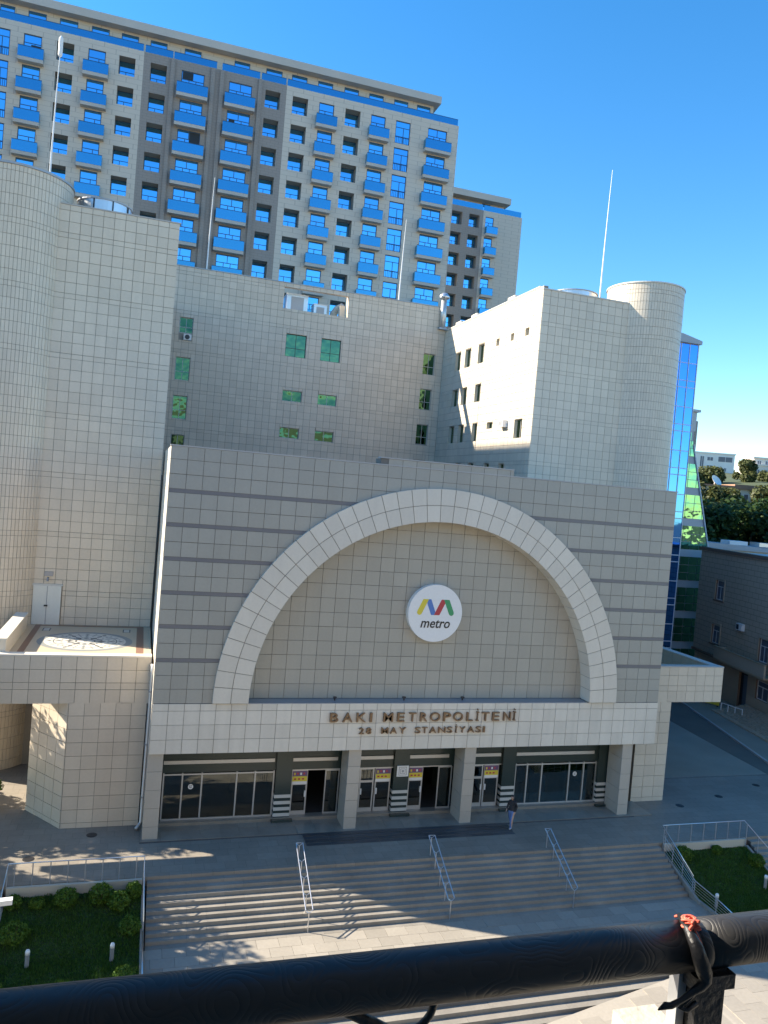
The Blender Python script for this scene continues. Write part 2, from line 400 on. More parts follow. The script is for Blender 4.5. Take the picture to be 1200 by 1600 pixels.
def window(parent, origin, rz, u0, u1, z0, z1, y, fm, gm, bars=(), fw_=.06, depth=.06, name='window'):
    """bars: ('v', fraction, z0f, z1f) or ('h', fraction, x0f, x1f) inside the frame"""
    w_, h_ = round(u1-u0, 2), round(z1-z0, 2); k = (w_, h_, fm, gm, bars, fw_, depth)
    if k not in WIN_CACHE:
        f = MB(); e = fw_
        f.box(0, w_, 0, depth, 0, e); f.box(0, w_, 0, depth, h_-e, h_); f.box(0, e, .001, depth-.001, e, h_-e); f.box(w_-e, w_, .001, depth-.001, e, h_-e)
        for b in bars:
            if b[0] == 'v': f.box(w_*b[1]-e*.45, w_*b[1]+e*.45, .004, depth-.004, max(e, h_*b[2]), min(h_-e, h_*b[3]))
            else: f.box(max(e, w_*b[2]), min(w_-e, w_*b[3]), .007, depth-.007, h_*b[1]-e*.45, h_*b[1]+e*.45)
        g = MB().box(e*.8, w_-e*.8, depth*.45, depth*.55, e*.8, h_-e*.8)
        WIN_CACHE[k] = (f.mesh('window_frame', fm), g.mesh('pane', gm))
    c, s = math.cos(rz), math.sin(rz); o = Vector(origin)
    p = (o.x+c*u0-s*y, o.y+s*u0+c*y, o.z+z0)
    f = link(name, WIN_CACHE[k][0], parent, p, rz); link('pane', WIN_CACHE[k][1], f, p, rz)
    return f
def arc(cx, cz, r, a0, a1, n): return [(cx+r*math.cos(R(a0+(a1-a0)*i/n)), cz+r*math.sin(R(a0+(a1-a0)*i/n))) for i in range(n+1)]

# ------------------------------------------------------------------ the setting: ground, plaza, street
tag(MB().box(-2500, 2500, -3.2, 2500, -.6, -.03).box(-2500, 2500, -1500, -3.2, -3.6, -2.95).build('ground', 'earth'), kind='structure')
tag(MB().prism([(-30,-3.26),(41.5,-3.26),(41.5,4.9),(40.1,4.9),(41.25,16.3),(44.5,34),(-30,34)], -.4, 0).build('upper_plaza', 'plaza'), kind='structure')
tag(MB().prism([(41.5,-3.2),(47,-30),(52,-30),(41.2,2.4),(42.6,8),(46.9,21.4),(50.6,34),(44.52,34),(41.27,16.3),(40.14,4.9),(41.5,4.9)], -.4, .003).build('road', 'asphalt'), kind='structure')
tag(MB().prism([(30.7,5.2),(40.05,4.95),(41.2,16.3),(43.5,30),(33,30),(30.7,14)], 0, .006).build('side_pavement', 'pave2'), kind='structure')
kerb = tag(bpy.data.objects.new('kerb', None), kind='structure'); COL.objects.link(kerb)
a, b = Vector((40.8, 3.4, 0)), Vector((50, 33.5, 0)); dd = (b-a).normalized(); n_ = 26; seg = (b-a).length/n_
kz = math.atan2(dd.y, dd.x); km = MB().box(.01, seg-.01, -.16, 0, 0, .14).mesh('kerb_stone', 'kerb')
for i in range(n_): link('kerb_stone', km, kerb, a+dd*seg*i, kz)
tag(MB().prism([(40.9,3.3),(60,3.3),(60,45),(53.5,45),(50.1,33.5)], -.4, .12).build('pavement', 'pave2'), kind='structure')
tag(MB().box(30.7, 40.05, 4.86, 4.92, 0, .008).build('paving_joint', 'joint'), kind='structure')
for x, y, lb in ((-4.6, -1.1, 'round iron drain cover on the plaza behind the shaded lawn railing'), (-2.2, .9, 'round iron drain cover at the foot of the left pier'), (29.9, .9, 'round iron drain cover beside the right pier base'), (33.5, 1.9, 'round iron drain cover midway between the right pier and the road'), (37.6, 3.3, 'round iron drain cover close to the paving joint by the road'), (35.8, -2.0, 'round iron drain cover past the corner of the bright lawn railing')):
    o = MB().lathe([(.24, .0), (.24, .008), (.19, .008), (.19, .014), (0.001, .014)], 20).build('drain_cover', 'dark_metal', loc=(x, y, 0))
    tag(o, lb, 'drain cover', 'drain covers in the plaza')

def flight(name, label, x0, x1, ytop, ztop, n, tread, rise, pieces, y_end=None):
    t = thing(name, label, 'stairs', ((x0+x1)/2, ytop, ztop))
    for k in range(n):
        y1 = ytop-tread*k; z = ztop-rise*(k+1); xs = frange(x0, x1, (x1-x0)/pieces); off = .5*(k % 2)*(xs[1]-xs[0])
        mb = MB(); e = [x0]+[x+off for x in xs[1:-1]]+[x1]
        for i in range(len(e)-1): mb.box(e[i]+.004, e[i+1]-.004, y1-tread, y1+.2, z-.35, z+rnd.uniform(-.002, .002))
        mb.build('step', 'step', t)
        MB().box(x0, x1, y1-tread+.02, y1+.19, z-.37, z-.012).build('riser_bed', 'joint', t)
    return t
flight('stairs', 'wide flight of pale stone steps with three handrails before the station entrance', .22, 25.35, -3.26, 0, 10, .27, .15, 16)
flight('stairs', 'stone steps on the far side of the bright lawn beyond its railing', 30.95, 42, -3.26, 0, 10, .27, .15, 7)
flight('stairs', 'stone steps beyond the shaded lawn with many round bushes', -16, -5.2, -3.26, 0, 10, .27, .15, 7)
# landing with slabs
tag(MB().box(-16, 42, -10.9, -5.9, -3.2, -1.535).box(-16, 42, -5.9, -3.3, -3.2, -1.9).build('landing_bed', 'joint'), kind='structure')
land = tag(bpy.data.objects.new('landing', None), kind='structure'); COL.objects.link(land); land.location = (12, -8, -1.5)
rows = frange(-10.9, -5.96, .62); cnt = 0; SLAB = MB().box(0, .888, 0, rows[1]-rows[0]-.012, -.04, 0).mesh('paving_slab', 'slab'); field = MB()
for j in range(len(rows)-1):
    off = .45*(j % 2)
    for x in [ -5+off+.9*i for i in range(42)]:
        c = (x+.006, x+.894, rows[j]+.006, rows[j+1]-.006)
        dz = rnd.uniform(-.004, .003)
        if 1.5 < x < 25 and cnt < 300:
            cnt += 1
            link('paving_slab', SLAB, land, (c[0], c[2], -1.5+dz))
        else: field.box(*c, -1.54, -1.5+dz)
f_ = field.build('slab_field', 'slab', land); f_['kind'] = 'stuff'
flight('stairs', 'lower flight of sunlit pale steps running out into a sloping pavement', -6, 22.5, -10.9, -1.5, 10, .36, .15, 14)
rz_ = lambda x: -1.5+.06*(x-20.9) if x < 20.9 else -1.5
ramp = MB()
ramp.face([(5,-13.62,rz_(5)),(5,-22,rz_(5)),(20.9,-22,-1.5),(20.9,-10.93,-1.5)]); ramp.face([(20.9,-10.93,-1.5),(20.9,-22,-1.5),(42,-22,-1.5),(42,-10.93,-1.5)])
ramp.face([(5,-22,rz_(5)),(5,-13.62,rz_(5)),(5,-13.62,-3.2),(5,-22,-3.2)]); ramp.face([(5,-22,rz_(5)),(5,-22,-3.2),(42,-22,-3.2),(42,-22,-1.5),(20.9,-22,-1.5)])
ramp = tag(ramp.build('sloping_pavement', 'slab'), kind='structure')
sm = MB().box(0, .82, 0, .82, -.02, .02).mesh('paving_slab', 'slab')
for i in range(16):
    for j in range(9):
        x = 12.9+.83*i; y = -17.5+.83*j+.3*(i % 2)
        yl = -13.62+(x-5)/15.9*2.69
        if y+.82 > yl-.02: continue
        o = link('paving_slab', sm, ramp, (x, y, rz_(x)+.004)); o.rotation_euler = (0, -math.atan(.06) if x < 20.1 else 0, 0)
# dark stone strips in front of the porch
ds = thing('threshold_strips', 'dark grooved stone strips let into the plaza before the entrance', 'paving', (12.6, -.8, 0))
for k in range(4):
    mb = MB()
    for i in range(9): mb.box(7.35+1.2*i+.005, 8.55+1.2*i-.005, -1.42+.29*k+.03, -1.13+.29*k, 0, .008+.022*k)
    mb.build('strip', 'mat', ds)

# lawns ------------------------------------------------------------
def lawn(x0, x1, y0, y1, za, zb, label, wall_label):
    zf = lambda y: za+(zb-za)*min(1, (y1-y)/2.75)
    t = thing('lawn_planter', wall_label, 'planter', ((x0+x1)/2, y1, za))
    MB().prism([(x0,y1),(x1,y1),(x1,y1+.14),(x0,y1+.14)], -2, -.004).build('back_wall', 'cement', t)
    for xa, xb in ((x0-.14, x0), (x1, x1+.14)):
        mb = MB(); n = 27
        for i in range(n):
            ya, yb = y1-(y1-y0)*i/n, y1-(y1-y0)*(i+1)/n
            b0 = len(mb.v); z0, z1 = zf(ya)+.08, zf(yb)+.08
            mb.v += [(xa,ya,z0),(xb,ya,z0),(xb,yb,z1),(xa,yb,z1),(xa,ya,-2.2),(xb,ya,-2.2),(xb,yb,-2.2),(xa,yb,-2.2)]
            for q in ((0,3,2,1),(0,4,7,3),(1,2,6,5),(3,7,6,2),(0,1,5,4)): mb.f.append(tuple(b0+i_ for i_ in q)); mb.m.append(0)
        mb.build('side_kerb', 'step', t)
    g = MB(); n = 27
    for i in range(n):
        for j in range(n):
            xa, xb = x0+(x1-x0)*i/n, x0+(x1-x0)*(i+1)/n; ya, yb = y0+(y1-y0)*j/n, y0+(y1-y0)*(j+1)/n
            g.face([(xa,ya,zf(ya)),(xb,ya,zf(ya)),(xb,yb,zf(yb)),(xa,yb,zf(yb))])
    tag(g.build('lawn_soil', 'soil'), kind='structure')
    gr = MB(); q = random.Random(int(x1*10))
    for _ in range(34000):
        x, y = q.uniform(x0, x1), q.uniform(y0, y1); z = zf(y); a = q.uniform(0, 6.28); h = q.uniform(.05, .13)*(0.7+.6*noise.noise((x*1.3, y*1.3, 0))+.2); wd = .022
        gr.face([(x-wd*math.cos(a), y-wd*math.sin(a), z), (x+wd*math.cos(a), y+wd*math.sin(a), z), (x+q.uniform(-.05,.05), y+q.uniform(-.05,.05), z+h)])
    tag(gr.build('lawn_grass', 'grass'), label, 'grass', kind='stuff')
    return zf
zl = lawn(-5.1, .02, -10.2, -3.45, -.42, -1.44, 'shaded green lawn grass between the steps and the left wing', 'sunken lawn bed with a stone kerb ringed with round bushes')
zr = lawn(25.55, 30.7, -10.2, -3.45, -.42, -1.44, 'bright green lawn grass behind the long steel railing', 'sunken lawn bed with a stone kerb beside the shaded plaza')
def bush(x, y, z, r, h, label, group=None, n=1500, seed=0):
    q = random.Random(seed); t = thing('round_bush', label, 'bush', (x, y, z), 0, group)
    st = MB()
    for k in range(5):
        a = k*1.256; st.tube([(x, y, z-.05), (x+r*.35*math.cos(a), y+r*.35*math.sin(a), z+h*.5), (x+r*.6*math.cos(a), y+r*.6*math.sin(a), z+h*.75)], [.02, .014, .006], 5)
    st.build('stem', 'bark', t)
    lf = MB()
    for _ in range(n):
        v = Vector((q.gauss(0,1), q.gauss(0,1), q.gauss(0,1))).normalized()
        rr = q.uniform(.55, 1.0)**.5*(1+.22*noise.noise(v*2.2+Vector((seed, 0, 0))))
        p = Vector((x+v.x*r*rr, y+v.y*r*rr, z+h*.5+v.z*h*.5*rr))
        if p.z < z: continue
        d = Vector((q.gauss(0,1), q.gauss(0,1), q.gauss(0,1)))+v; d.normalize(); e = d.orthogonal().normalized(); e = Matrix.Rotation(q.uniform(0, 6.28), 3, d) @ e; f2 = d.cross(e)
        s_ = q.uniform(.03, .055); lf.face([p-e*s_, p+f2*s_*.6, p+e*s_, p-f2*s_*.6])
    lf.build('foliage', 'bush', t)
GB = 'round bushes ringing the shaded lawn'
for i, (x, y, r, h, lb) in enumerate([
    (-4.78,-3.85,.33,.5,'small round bush in the back corner of the shaded lawn by the street end'),
    (-3.9,-3.9,.3,.38,'low flat bush beside the corner bush along the back kerb of the shaded lawn'),
    (-2.85,-3.95,.46,.72,'dense round bush standing alone midway along the back kerb of the shaded lawn'),
    (-1.55,-3.9,.46,.78,'tallest dark round bush in the group by the steps'),
    (-.85,-4.25,.44,.74,'forward round bush of the group of three by the steps'),
    (-.3,-3.8,.34,.66,'bush tucked in the corner between kerb and steps'),
    (-.38,-5.3,.42,.62,'round bush beside the steps halfway down the shaded lawn'),
    (-.5,-7.9,.38,.6,'sunlit yellow-green bush beside the bollard near the lower end of the shaded lawn'),
    (-4.5,-5.3,.55,.75,'widest bush at the street side of the shaded lawn'),
    (-4.75,-8.0,.38,.5,'sunlit bush at the low street corner of the shaded lawn')]):
    bush(x, y, zl(y)-.03, r, h, lb, GB, seed=i+1)
for i, (x, y, r, h, lb) in enumerate([(26.35,-3.95,.46,.7,'round bush in the corner under the bent steel railing'), (28.6,-3.72,.26,.42,'tiny bush with reddish tips against the back kerb'), (30.35,-4.6,.42,.62,'round bush at the far side kerb of the bright lawn'), (30.4,-6.3,.4,.6,'bush half way down the far side of the bright lawn')]):
    bush(x, y, zr(y)-.03, r, h, lb, 'bushes round the bright lawn', seed=i+31)
def bollard(x, y, z, label):
    t = thing('bollard_lamp', label, 'lamp', (x, y, z), 0, 'bollard lamps on the lawns')
    MB().lathe([(.075, -.1), (.075, .46), (.085, .46), (.085, .5)], 14, (x, y)).build('post', 'grey_metal', t).location.z = z
    MB().lathe([(.08, .5), (.085, .6), (.06, .67), (.001, .69)], 14, (x, y)).build('lens', 'sign_white', t, smooth=True).location.z = z
bollard(-.97, -6.5, zl(-6.5), 'grey bollard lamp with pale cap on the shaded lawn nearer the steps')
bollard(-3.87, -6.45, zl(-6.45), 'grey bollard lamp with pale cap in the middle of the shaded lawn')
bollard(25.95, -6.9, zr(-6.9), 'grey bollard lamp just behind the railing of the bright lawn')
bollard(29.75, -5.9, zr(-5.9), 'grey bollard lamp at the far side of the bright lawn')

# railings -----------------------------------------------------------
def railing(label, pts, base, bars=0, n_posts=None, loc=None, group=None, r=.026):
    """pts: top rail polyline; base: ground height function (x,y)"""
    t = thing('steel_railing', label, 'railing', (pts[0][0], pts[0][1], base(*pts[0][:2])), 0, group)
    MB().tube(pts, r, 8).build('top_rail', 'steel', t, smooth=True)
    for a, b, n in n_posts:
        a, b = Vector(a), Vector(b)
        for i in range(n):
            p = a.lerp(b, i/(n-1) if n > 1 else 0); g = base(p.x, p.y)
            MB().tube([(p.x, p.y, g-.05), (p.x, p.y, p.z)], .021, 8).build('post', 'grey_metal', t)
    for k in range(bars):
        for i in range(len(pts)-1):
            a, b = Vector(pts[i]), Vector(pts[i+1]); ga, gb = base(a.x, a.y), base(b.x, b.y); f = (k+1)/(bars+1)
            MB().tube([(a.x, a.y, ga+(a.z-ga)*f), (b.x, b.y, gb+(b.z-gb)*f)], .009, 6).build('infill_bar', 'steel', t)
    return t
def stz(x, y):
    if y > -3.26: return 0
    return max(-1.5, -.15*math.ceil((-3.26-y)/.27+1e-6))
for x, lb in ((6.62, 'steel stair handrail catching the sunlight on the wide steps'), (12.9, 'steel stair handrail in the middle of the wide steps'), (19.0, 'steel stair handrail in full shade on the wide steps')):
    t = thing('stair_handrail', lb, 'handrail', (x, -4.4, -.7), 0, 'handrails on the wide steps')
    ya, yb, za, zb = -3.0, -5.75, .95, -.57
    d = .15
    MB().tube([(x-d, ya, za), (x-d, yb, zb), (x+d, yb, zb), (x+d, ya, za), (x-d, ya, za)], .024, 8).build('rail', 'steel', t, smooth=False)
    for i in range(5):
        f = i/4; y = ya+(yb-ya)*f; z = za+(zb-za)*f
        MB().tube([(x, y, stz(x, y)-.03), (x, y, z-.12)], .022, 8).tube([(x-d, y, z-.01), (x-.04, y, z-.11), (x+.04, y, z-.11), (x+d, y, z-.01)], .011, 6).build('post', 'steel', t)
L_ = lambda x, y: min(0, zl(y)+.08) if y < -3.44 else 0
Rr = lambda x, y: min(0, zr(y)+.08) if y < -3.44 else 0
railing('low steel railing along the back and stair side of the shaded lawn', [(-5.1,-6,-.1),(-5.1,-3.28,.9),(.06,-3.28,.9),(.09,-6.0,-.35)], L_, 0, [((-4.85,-3.28,.9),(-.25,-3.28,.9),8),((-5.1,-6,-.1),(-5.1,-3.4,.86),3),((.09,-6,-.35),(.06,-3.6,.78),4)])
railing('white pipe rail continuing down beside the lower part of the shaded lawn', [(.09,-6.15,-.62),(.09,-8.9,-.9)], L_, 0, [((.09,-6.2,-.62),(.09,-8.8,-.9),3)])
railing('long bent steel railing with thin bars round the bright lawn', [(25.46,-5.8,-.45),(25.46,-3.3,.92),(30.6,-3.3,.92),(30.85,-6.0,-.35)], Rr, 0, [((25.7,-3.3,.92),(30.35,-3.3,.92),7),((25.46,-5.8,-.45),(25.46,-3.45,.85),4),((30.83,-5.8,-.25),(30.62,-3.5,.84),4)])
railing('barred steel railing beside the foot of the wide steps', [(25.46,-3.5,.62),(25.46,-5.95,-.62),(25.5,-7.4,-.72),(25.46,-9.2,-.9)], Rr, 4, [((25.46,-5.95,-.62),(25.46,-5.95,-.62),1),((25.5,-7.4,-.72),(25.46,-9.2,-.9),3)])

# ------------------------------------------------------------------ station hall with the great arch
W = 27.0; AX, AZ, RO, RI = 13.42, 6.36, 10.77, 9.12
hall = thing('station_hall', 'grey tiled metro station front with a great pale arch and dark stripes', 'building', (13.5, 6, 0))
ptop = lambda x: 18.38 if 9.82 < x < 16.98 else 18.04
mb = MB(); xs = sorted(set(frange(0, W, .45)+[9.82, 16.98, AX-9.9, AX+9.9]))
zl_ = lambda x: AZ+math.sqrt(max(0, 9.9**2-(x-AX)**2)) if abs(x-AX) < 9.9 else 6.3
for a, b in zip(xs[:-1], xs[1:]):
    if b-a < .002: continue
    t_ = ptop((a+b)/2); mb.xprism([(a, zl_(a)), (b, zl_(b)), (b, t_-.02), (a, t_-.02)], .0, .84)
mb.build('wall_backing', 'grout', hall)
MB().box(.0, W, .84, 13, 3.98, 18.0).build('hall_body', 't_band', hall)
# grey tiles in front
zs = [6.32+.635*k for k in range(4)]; zs = [6.34, 7.0, 7.63, 8.245]
for k in range(6):
    z = 8.335+1.541*k
    if k < 5: zs += [z+.085, z+.085+.685, z+1.541-.085]
zs += [16.125, 16.79, 17.45, 18.04]
us = frange(0, W, .73)
cells = []
for i in range(len(us)-1):
    for j in range(len(zs)-1):
        z0, z1 = zs[j], zs[j+1]
        if abs(z1-z0-.17) < .02: continue
        c = (us[i], us[i+1], z0, z1)
        rmax = max(math.hypot(x-AX, z-AZ) for x in c[:2] for z in c[2:])
        if rmax < RO-.02: continue
        cells.append(c)
for i in range(len(us)-1):
    if 9.7 < us[i] < 16.9: cells.append((max(us[i], 9.82), min(us[i+1], 16.98), 18.04, 18.38))
tiles(hall, cells, (0,0,0), 0, 't_grey', 300, .021, .03, 'wall_tile')
for k in range(6):                                   # dark stripes, left and right of the arch
    z = 8.335+1.541*k; hw = math.sqrt(max(0, RO**2-(z-AZ)**2)) if z-AZ < RO else 0
    for a, b in ((.0, AX-hw+.1), (AX+hw-.1, W)):
        MB().box(a, b, -.018, .0, z-.083, z+.083, skip='b').build('dark_stripe', 'stripe', hall)
# sides of the hall, tiled
sc_cells = grid_cells(frange(0, 12.98, .72), [4.0]+zs[:1]+zs[1:], ())
tiles(hall, sc_cells, (0, 12.98, 0), -math.pi/2, 't_band', 0, .02, .02, 'side_tile')
MB().box(-.05, W+.05, -.05, .5, 18.04, 18.1).box(9.8, 17, -.06, .5, 18.38, 18.44).build('coping', 'kerb', hall)
# recess wall
cells = []
us2 = frange(AX-9.5, AX+9.5, .73); zs2 = frange(6.36, 15.6, .685)
for i in range(len(us2)-1):
    for j in range(len(zs2)-1):
        c = (us2[i], us2[i+1], zs2[j], zs2[j+1])
        rr = [math.hypot(x-AX, z-AZ) for x in c[:2] for z in c[2:]]
        if min(rr) < RI and max(rr) < 10.4: cells.append(c)
tiles(hall, cells, (0,.80,0), 0, 't_rec', 300, .021, .03, 'recess_tile')
MB().box(AX-9.6, AX+9.6, .80, .838, 6.3, 15.9).build('recess_backing', 'grout', hall)
# arch
NA = 43; arch_b = MB(); arch = None
for k in range(NA):
    a0, a1 = 180*k/NA, 180*(k+1)/NA
    arch_b.xprism(arc(AX, AZ, RO-.02, a0, a1, 1)+arc(AX, AZ, RI+.02, a1, a0, 1), -.17, .78)
arch = arch_b.build('arch', 'grout_l', hall)
NA2 = NA
for k in range(NA2):
    ga = .09
    a0, a1 = 180*k/NA2+ga, 180*(k+1)/NA2-ga
    MB().xprism(arc(AX, AZ, RO, a0, a1, 2)+arc(AX, AZ, 9.96, a1, a0, 2), -.20, .0).build('arch_tile', 't_arch', arch)
    MB().xprism(arc(AX, AZ, 9.93, a0, a1, 2)+arc(AX, AZ, RI, a1, a0, 2), -.20, .77).build('arch_tile', 't_arch', arch)
# lettered band
MB().box(0, W, -.03, 1.7, 4.03, 6.31).build('band_beam', 'grout_l', hall)
zb = [4.01, 4.67, 5.35, 6.0, 6.33]
tiles(hall, grid_cells(frange(0, W, .72), zb), (0, -.03, 0), 0, 't_band', 300, .022, .035, 'band_tile')
tiles(hall, grid_cells(frange(0, 1.7, .85), zb), (0, 1.7, 0), -math.pi/2, 't_band', 0, .026, .02, 'band_side_tile')
MB().box(AX-RI+.02, AX+RI-.02, -.06, .79, 6.31, 6.345).build('recess_ledge', 'grey_metal', hall)
for x in (8.6, 12.2, 15.4):
    MB().box(x-.03, x+.03, .4, .46, 6.345, 6.45).box(x-.08, x+.08, .36, .5, 6.45, 6.53).build('floodlight', 'dark_metal', hall)
# columns
for x0, x1 in ((-.02, .66), (9.45, 10.08), (15.64, 16.26), (25.07, 25.7)):
    c = MB().box(x0+.02, x1-.02, .07, 1.28, 0, 4.02).build('column', 'grout', hall)
    z = 0
    for k, h in enumerate((.62, .85, .85, .85, .85)):
        MB().box(x0, x1, .05, 1.3, z+.008, min(z+h, 4.02)-.008).build('column_stone', 'colstone', c); z += h
# porch floor
pf = MB().box(-.1, 27.2, -.16, 1.75, -.3, .035).build('porch_floor', 'grout', hall)
for i in range(30):
    for j in range(2):
        MB().box(-.1+.91*i+.006, -.1+.91*(i+1)-.006, -.16+.95*j+.006, -.16+.95*(j+1)-.006, .035, .055).build('porch_slab', 'porch', pf)
MB().box(.7, 25.3, 1.30, 1.78, .05, .2).build('entrance_ledge', 'porch', hall)
MB().box(-.12, 26, -.22, -.165, 0, .03).build('porch_shadow_line', 'mat', hall)  # dark strip stands in for the shadow line along the porch step
# glazing wall
gx = lambda x: -1.1+(x+1.1)*.9882
GY = 1.65; zb0, zt0 = .2, 2.45
MB().box(.6, 25.2, 1.60, 1.80, zt0+.06, 4.02).build('lintel', 'granite', hall)
for a, b in ((.8, 6.18), (7.1, 9.45), (10.1, 12.45), (13.35, 15.62), (16.3, 18.7), (19.55, 24.6)):
    MB().box(gx(a), gx(b), 1.53, 1.6, 2.95, 3.12).build('light_strip', 'alu', hall)
pil = []
for a, b in ((6.27, 7.09), (12.51, 13.35), (18.81, 19.6), (24.85, 25.55)):
    p_ = MB().box(gx(a), gx(b), 1.42, 1.8, .05, 4.0).build('pilaster', 'granite', hall)
    MB().box(gx(a)-.12, gx(b)+.12, 1.12, 1.42, .05, .17).build('pilaster_base', 'granite', p_)
    for z in (.24, .54, .85, 1.17): MB().box(gx(a)-.012, gx(b)+.012, 1.405, 1.8, z, z+.16).build('pale_stripe', 'white_stone', p_)
def glazing(xs, name='glazed_screen'):
    xs = [gx(x) for x in xs]; f = MB()
    f.box(xs[0], xs[-1], GY-.04, GY+.04, zb0, zb0+.07); f.box(xs[0], xs[-1], GY-.04, GY+.04, zt0-.07, zt0)
    for x in xs: f.box(x-.035, x+.035, GY-.06, GY+.05, zb0+.07, zt0+.05)
    o = f.build(name, 'alu', hall)
    for a, b in zip(xs[:-1], xs[1:]): MB().box(a+.03, b-.03, GY-.006, GY+.006, zb0+.06, zt0-.06).build('pane', 'glass', o)
    return o
g1 = glazing([.84, 1.73, 2.66, 4.35, 5.26, 6.2]); g6 = glazing([19.7, 20.43, 21.35, 23.1, 24.03, 24.85])
def sticker(x, z, par):
    o = MB()
    o.xprism(arc(x, z, .125, 0, 360, 20)[:-1], GY-.014, GY-.009, 0)
    o.xprism([(x-.07, z+.01), (x-.03, z+.01), (x-.01, z+.07), (x-.05, z+.07)], GY-.018, GY-.0145, 1); o.xprism([(x+.0, z+.01), (x+.04, z+.01), (x+.06, z+.07), (x+.02, z+.07)], GY-.018, GY-.0145, 1)
    o.box(x-.06, x+.06, GY-.018, GY-.0145, z-.05, z-.02, 1)
    o.build('sticker', ['sign_white', 'black'], par)
sticker(gx(2.15), 1.8, g1); sticker(gx(23.5), 1.8, g6)
def door_leaf(a, b, poster=True, side=1, y=GY):
    a, b = gx(a), gx(b); f = MB(); e = .07
    f.box(a, b, y-.03, y+.03, .2, .4); f.box(a, b, y-.03, y+.03, zt0-.05, zt0); f.box(a, a+e, y-.029, y+.029, .4, zt0-.05); f.box(b-e, b, y-.029, y+.029, .4, zt0-.05); f.box(a+e, b-e, y-.029, y+.029, 1.72, 1.84)
    o = f.build('door', 'alu', hall)
    MB().box(a+e*.8, b-e*.8, y-.006, y+.006, .38, 1.74).build('pane', 'glass', o)
    hx = b-e*1.3 if side > 0 else a+e*1.3
    MB().box(hx-.04, hx+.04, y-.09, y-.03, 1.12, 1.42).build('handle', 'white_metal', o)
    if poster:
        m_ = MB(); x0, x1 = a+.03, b-.03
        m_.box(x0, x1, y-.045, y-.031, 2.16, 2.42, 0); m_.box(x0, x1, y-.044, y-.031, 1.9, 2.16, 1); m_.box(x0, x1, y-.045, y-.031, 1.76, 1.9, 2)
        for k in range(4): m_.box(x0+.06+.16*k, x0+.15+.16*k, y-.048, y-.045, 2.22+.03*(k % 2), 2.34, (1, 3, 2, 3)[k])
        for k in range(3): m_.box(x0+.08+.2*k, x0+.2+.2*k, y-.047, y-.044, 1.98, 2.06, 3)
        m_.build('poster', ['purple', 'yellow', 'sign_white', 'red'], o)
    else: MB().box(a+e*.8, b-e*.8, y-.006, y+.006, 1.82, zt0-.03).build('pane', 'glass', o)
def fixed(a, b):
    a, b = gx(a), gx(b); f = MB(); y = GY
    f.box(a, b, y-.03, y+.03, .2, .27); f.box(a, b, y-.03, y+.03, zt0-.06, zt0); f.box(a, a+.06, y-.029, y+.029, .27, zt0-.06); f.box(b-.06, b, y-.029, y+.029, .27, zt0-.06)
    o = f.build('side_light', 'alu', hall); MB().box(a+.05, b-.05, y-.006, y+.006, .26, zt0-.05).build('pane', 'glass', o)
def transom(a, b): MB().box(gx(a), gx(b), GY-.045, GY+.045, zt0+.003, zt0+.058).build('transom', 'alu', hall)
for a, b in ((7.12, 9.62), (10.1, 12.5), (13.4, 15.85), (16.4, 18.8)): transom(a, b)
door_leaf(7.13, 7.95, True, 1); fixed(8.86, 9.62); door_leaf(10.72, 11.5, False, -1); door_leaf(11.56, 12.42, True, -1)
door_leaf(13.41, 14.22, True, 1); fixed(15.1, 15.9); door_leaf(17.15, 17.74, False, 1); door_leaf(17.8, 18.68, True, -1); fixed(10.12, 10.68); fixed(16.42, 17.1)
# hall interior
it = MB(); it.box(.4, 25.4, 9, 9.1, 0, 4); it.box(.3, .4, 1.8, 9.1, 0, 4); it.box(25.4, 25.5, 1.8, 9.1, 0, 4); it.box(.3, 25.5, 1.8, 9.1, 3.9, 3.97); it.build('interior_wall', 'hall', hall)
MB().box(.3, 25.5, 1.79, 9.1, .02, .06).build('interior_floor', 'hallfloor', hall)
for x in (4.4, 10, 16, 21.5): MB().box(x, x+.5, 5, 5.5, .06, 3.9).build('interior_pillar', 'granite', hall)
kiosk = thing('ticket_machine', 'blue ticket machine standing inside behind the glazed screen', 'machine', (gx(22.2), 3.6, .06))
MB().box(gx(21.7), gx(22.7), 3.4, 3.9, .06, 1.0).box(gx(21.9), gx(22.4), 3.45, 3.85, 1.0, 1.9).build('cabinet', 'blue', kiosk); MB().box(gx(21.95), gx(22.35), 3.42, 3.44, 1.2, 1.75).build('screen', 'sign_white', kiosk)
sq = thing('square_sign', 'small square white sign with nested squares on the dark pilaster between doors', 'sign', (gx(12.98), 1.35, 1.9))
MB().box(gx(12.65), gx(13.29), 1.34, 1.4, 2.08, 2.64).build('panel', 'sign_white', sq)
cx_, cz_ = gx(12.97), 2.36
for r_, w_, k in ((.22, .03, 0), (.14, .028, 1), (.06, .05, 2)):
    mb = MB()
    for q in ((-r_, r_, -r_, -r_+w_), (-r_, r_, r_-w_, r_), (-r_, -r_+w_, -r_+w_, r_-w_), (r_-w_, r_, -r_+w_, r_-w_)): mb.box(cx_+q[0], cx_+q[1], 1.33, 1.34, cz_+q[2], cz_+q[3])
    mb.build('printed_square', 'grey_metal', sq)

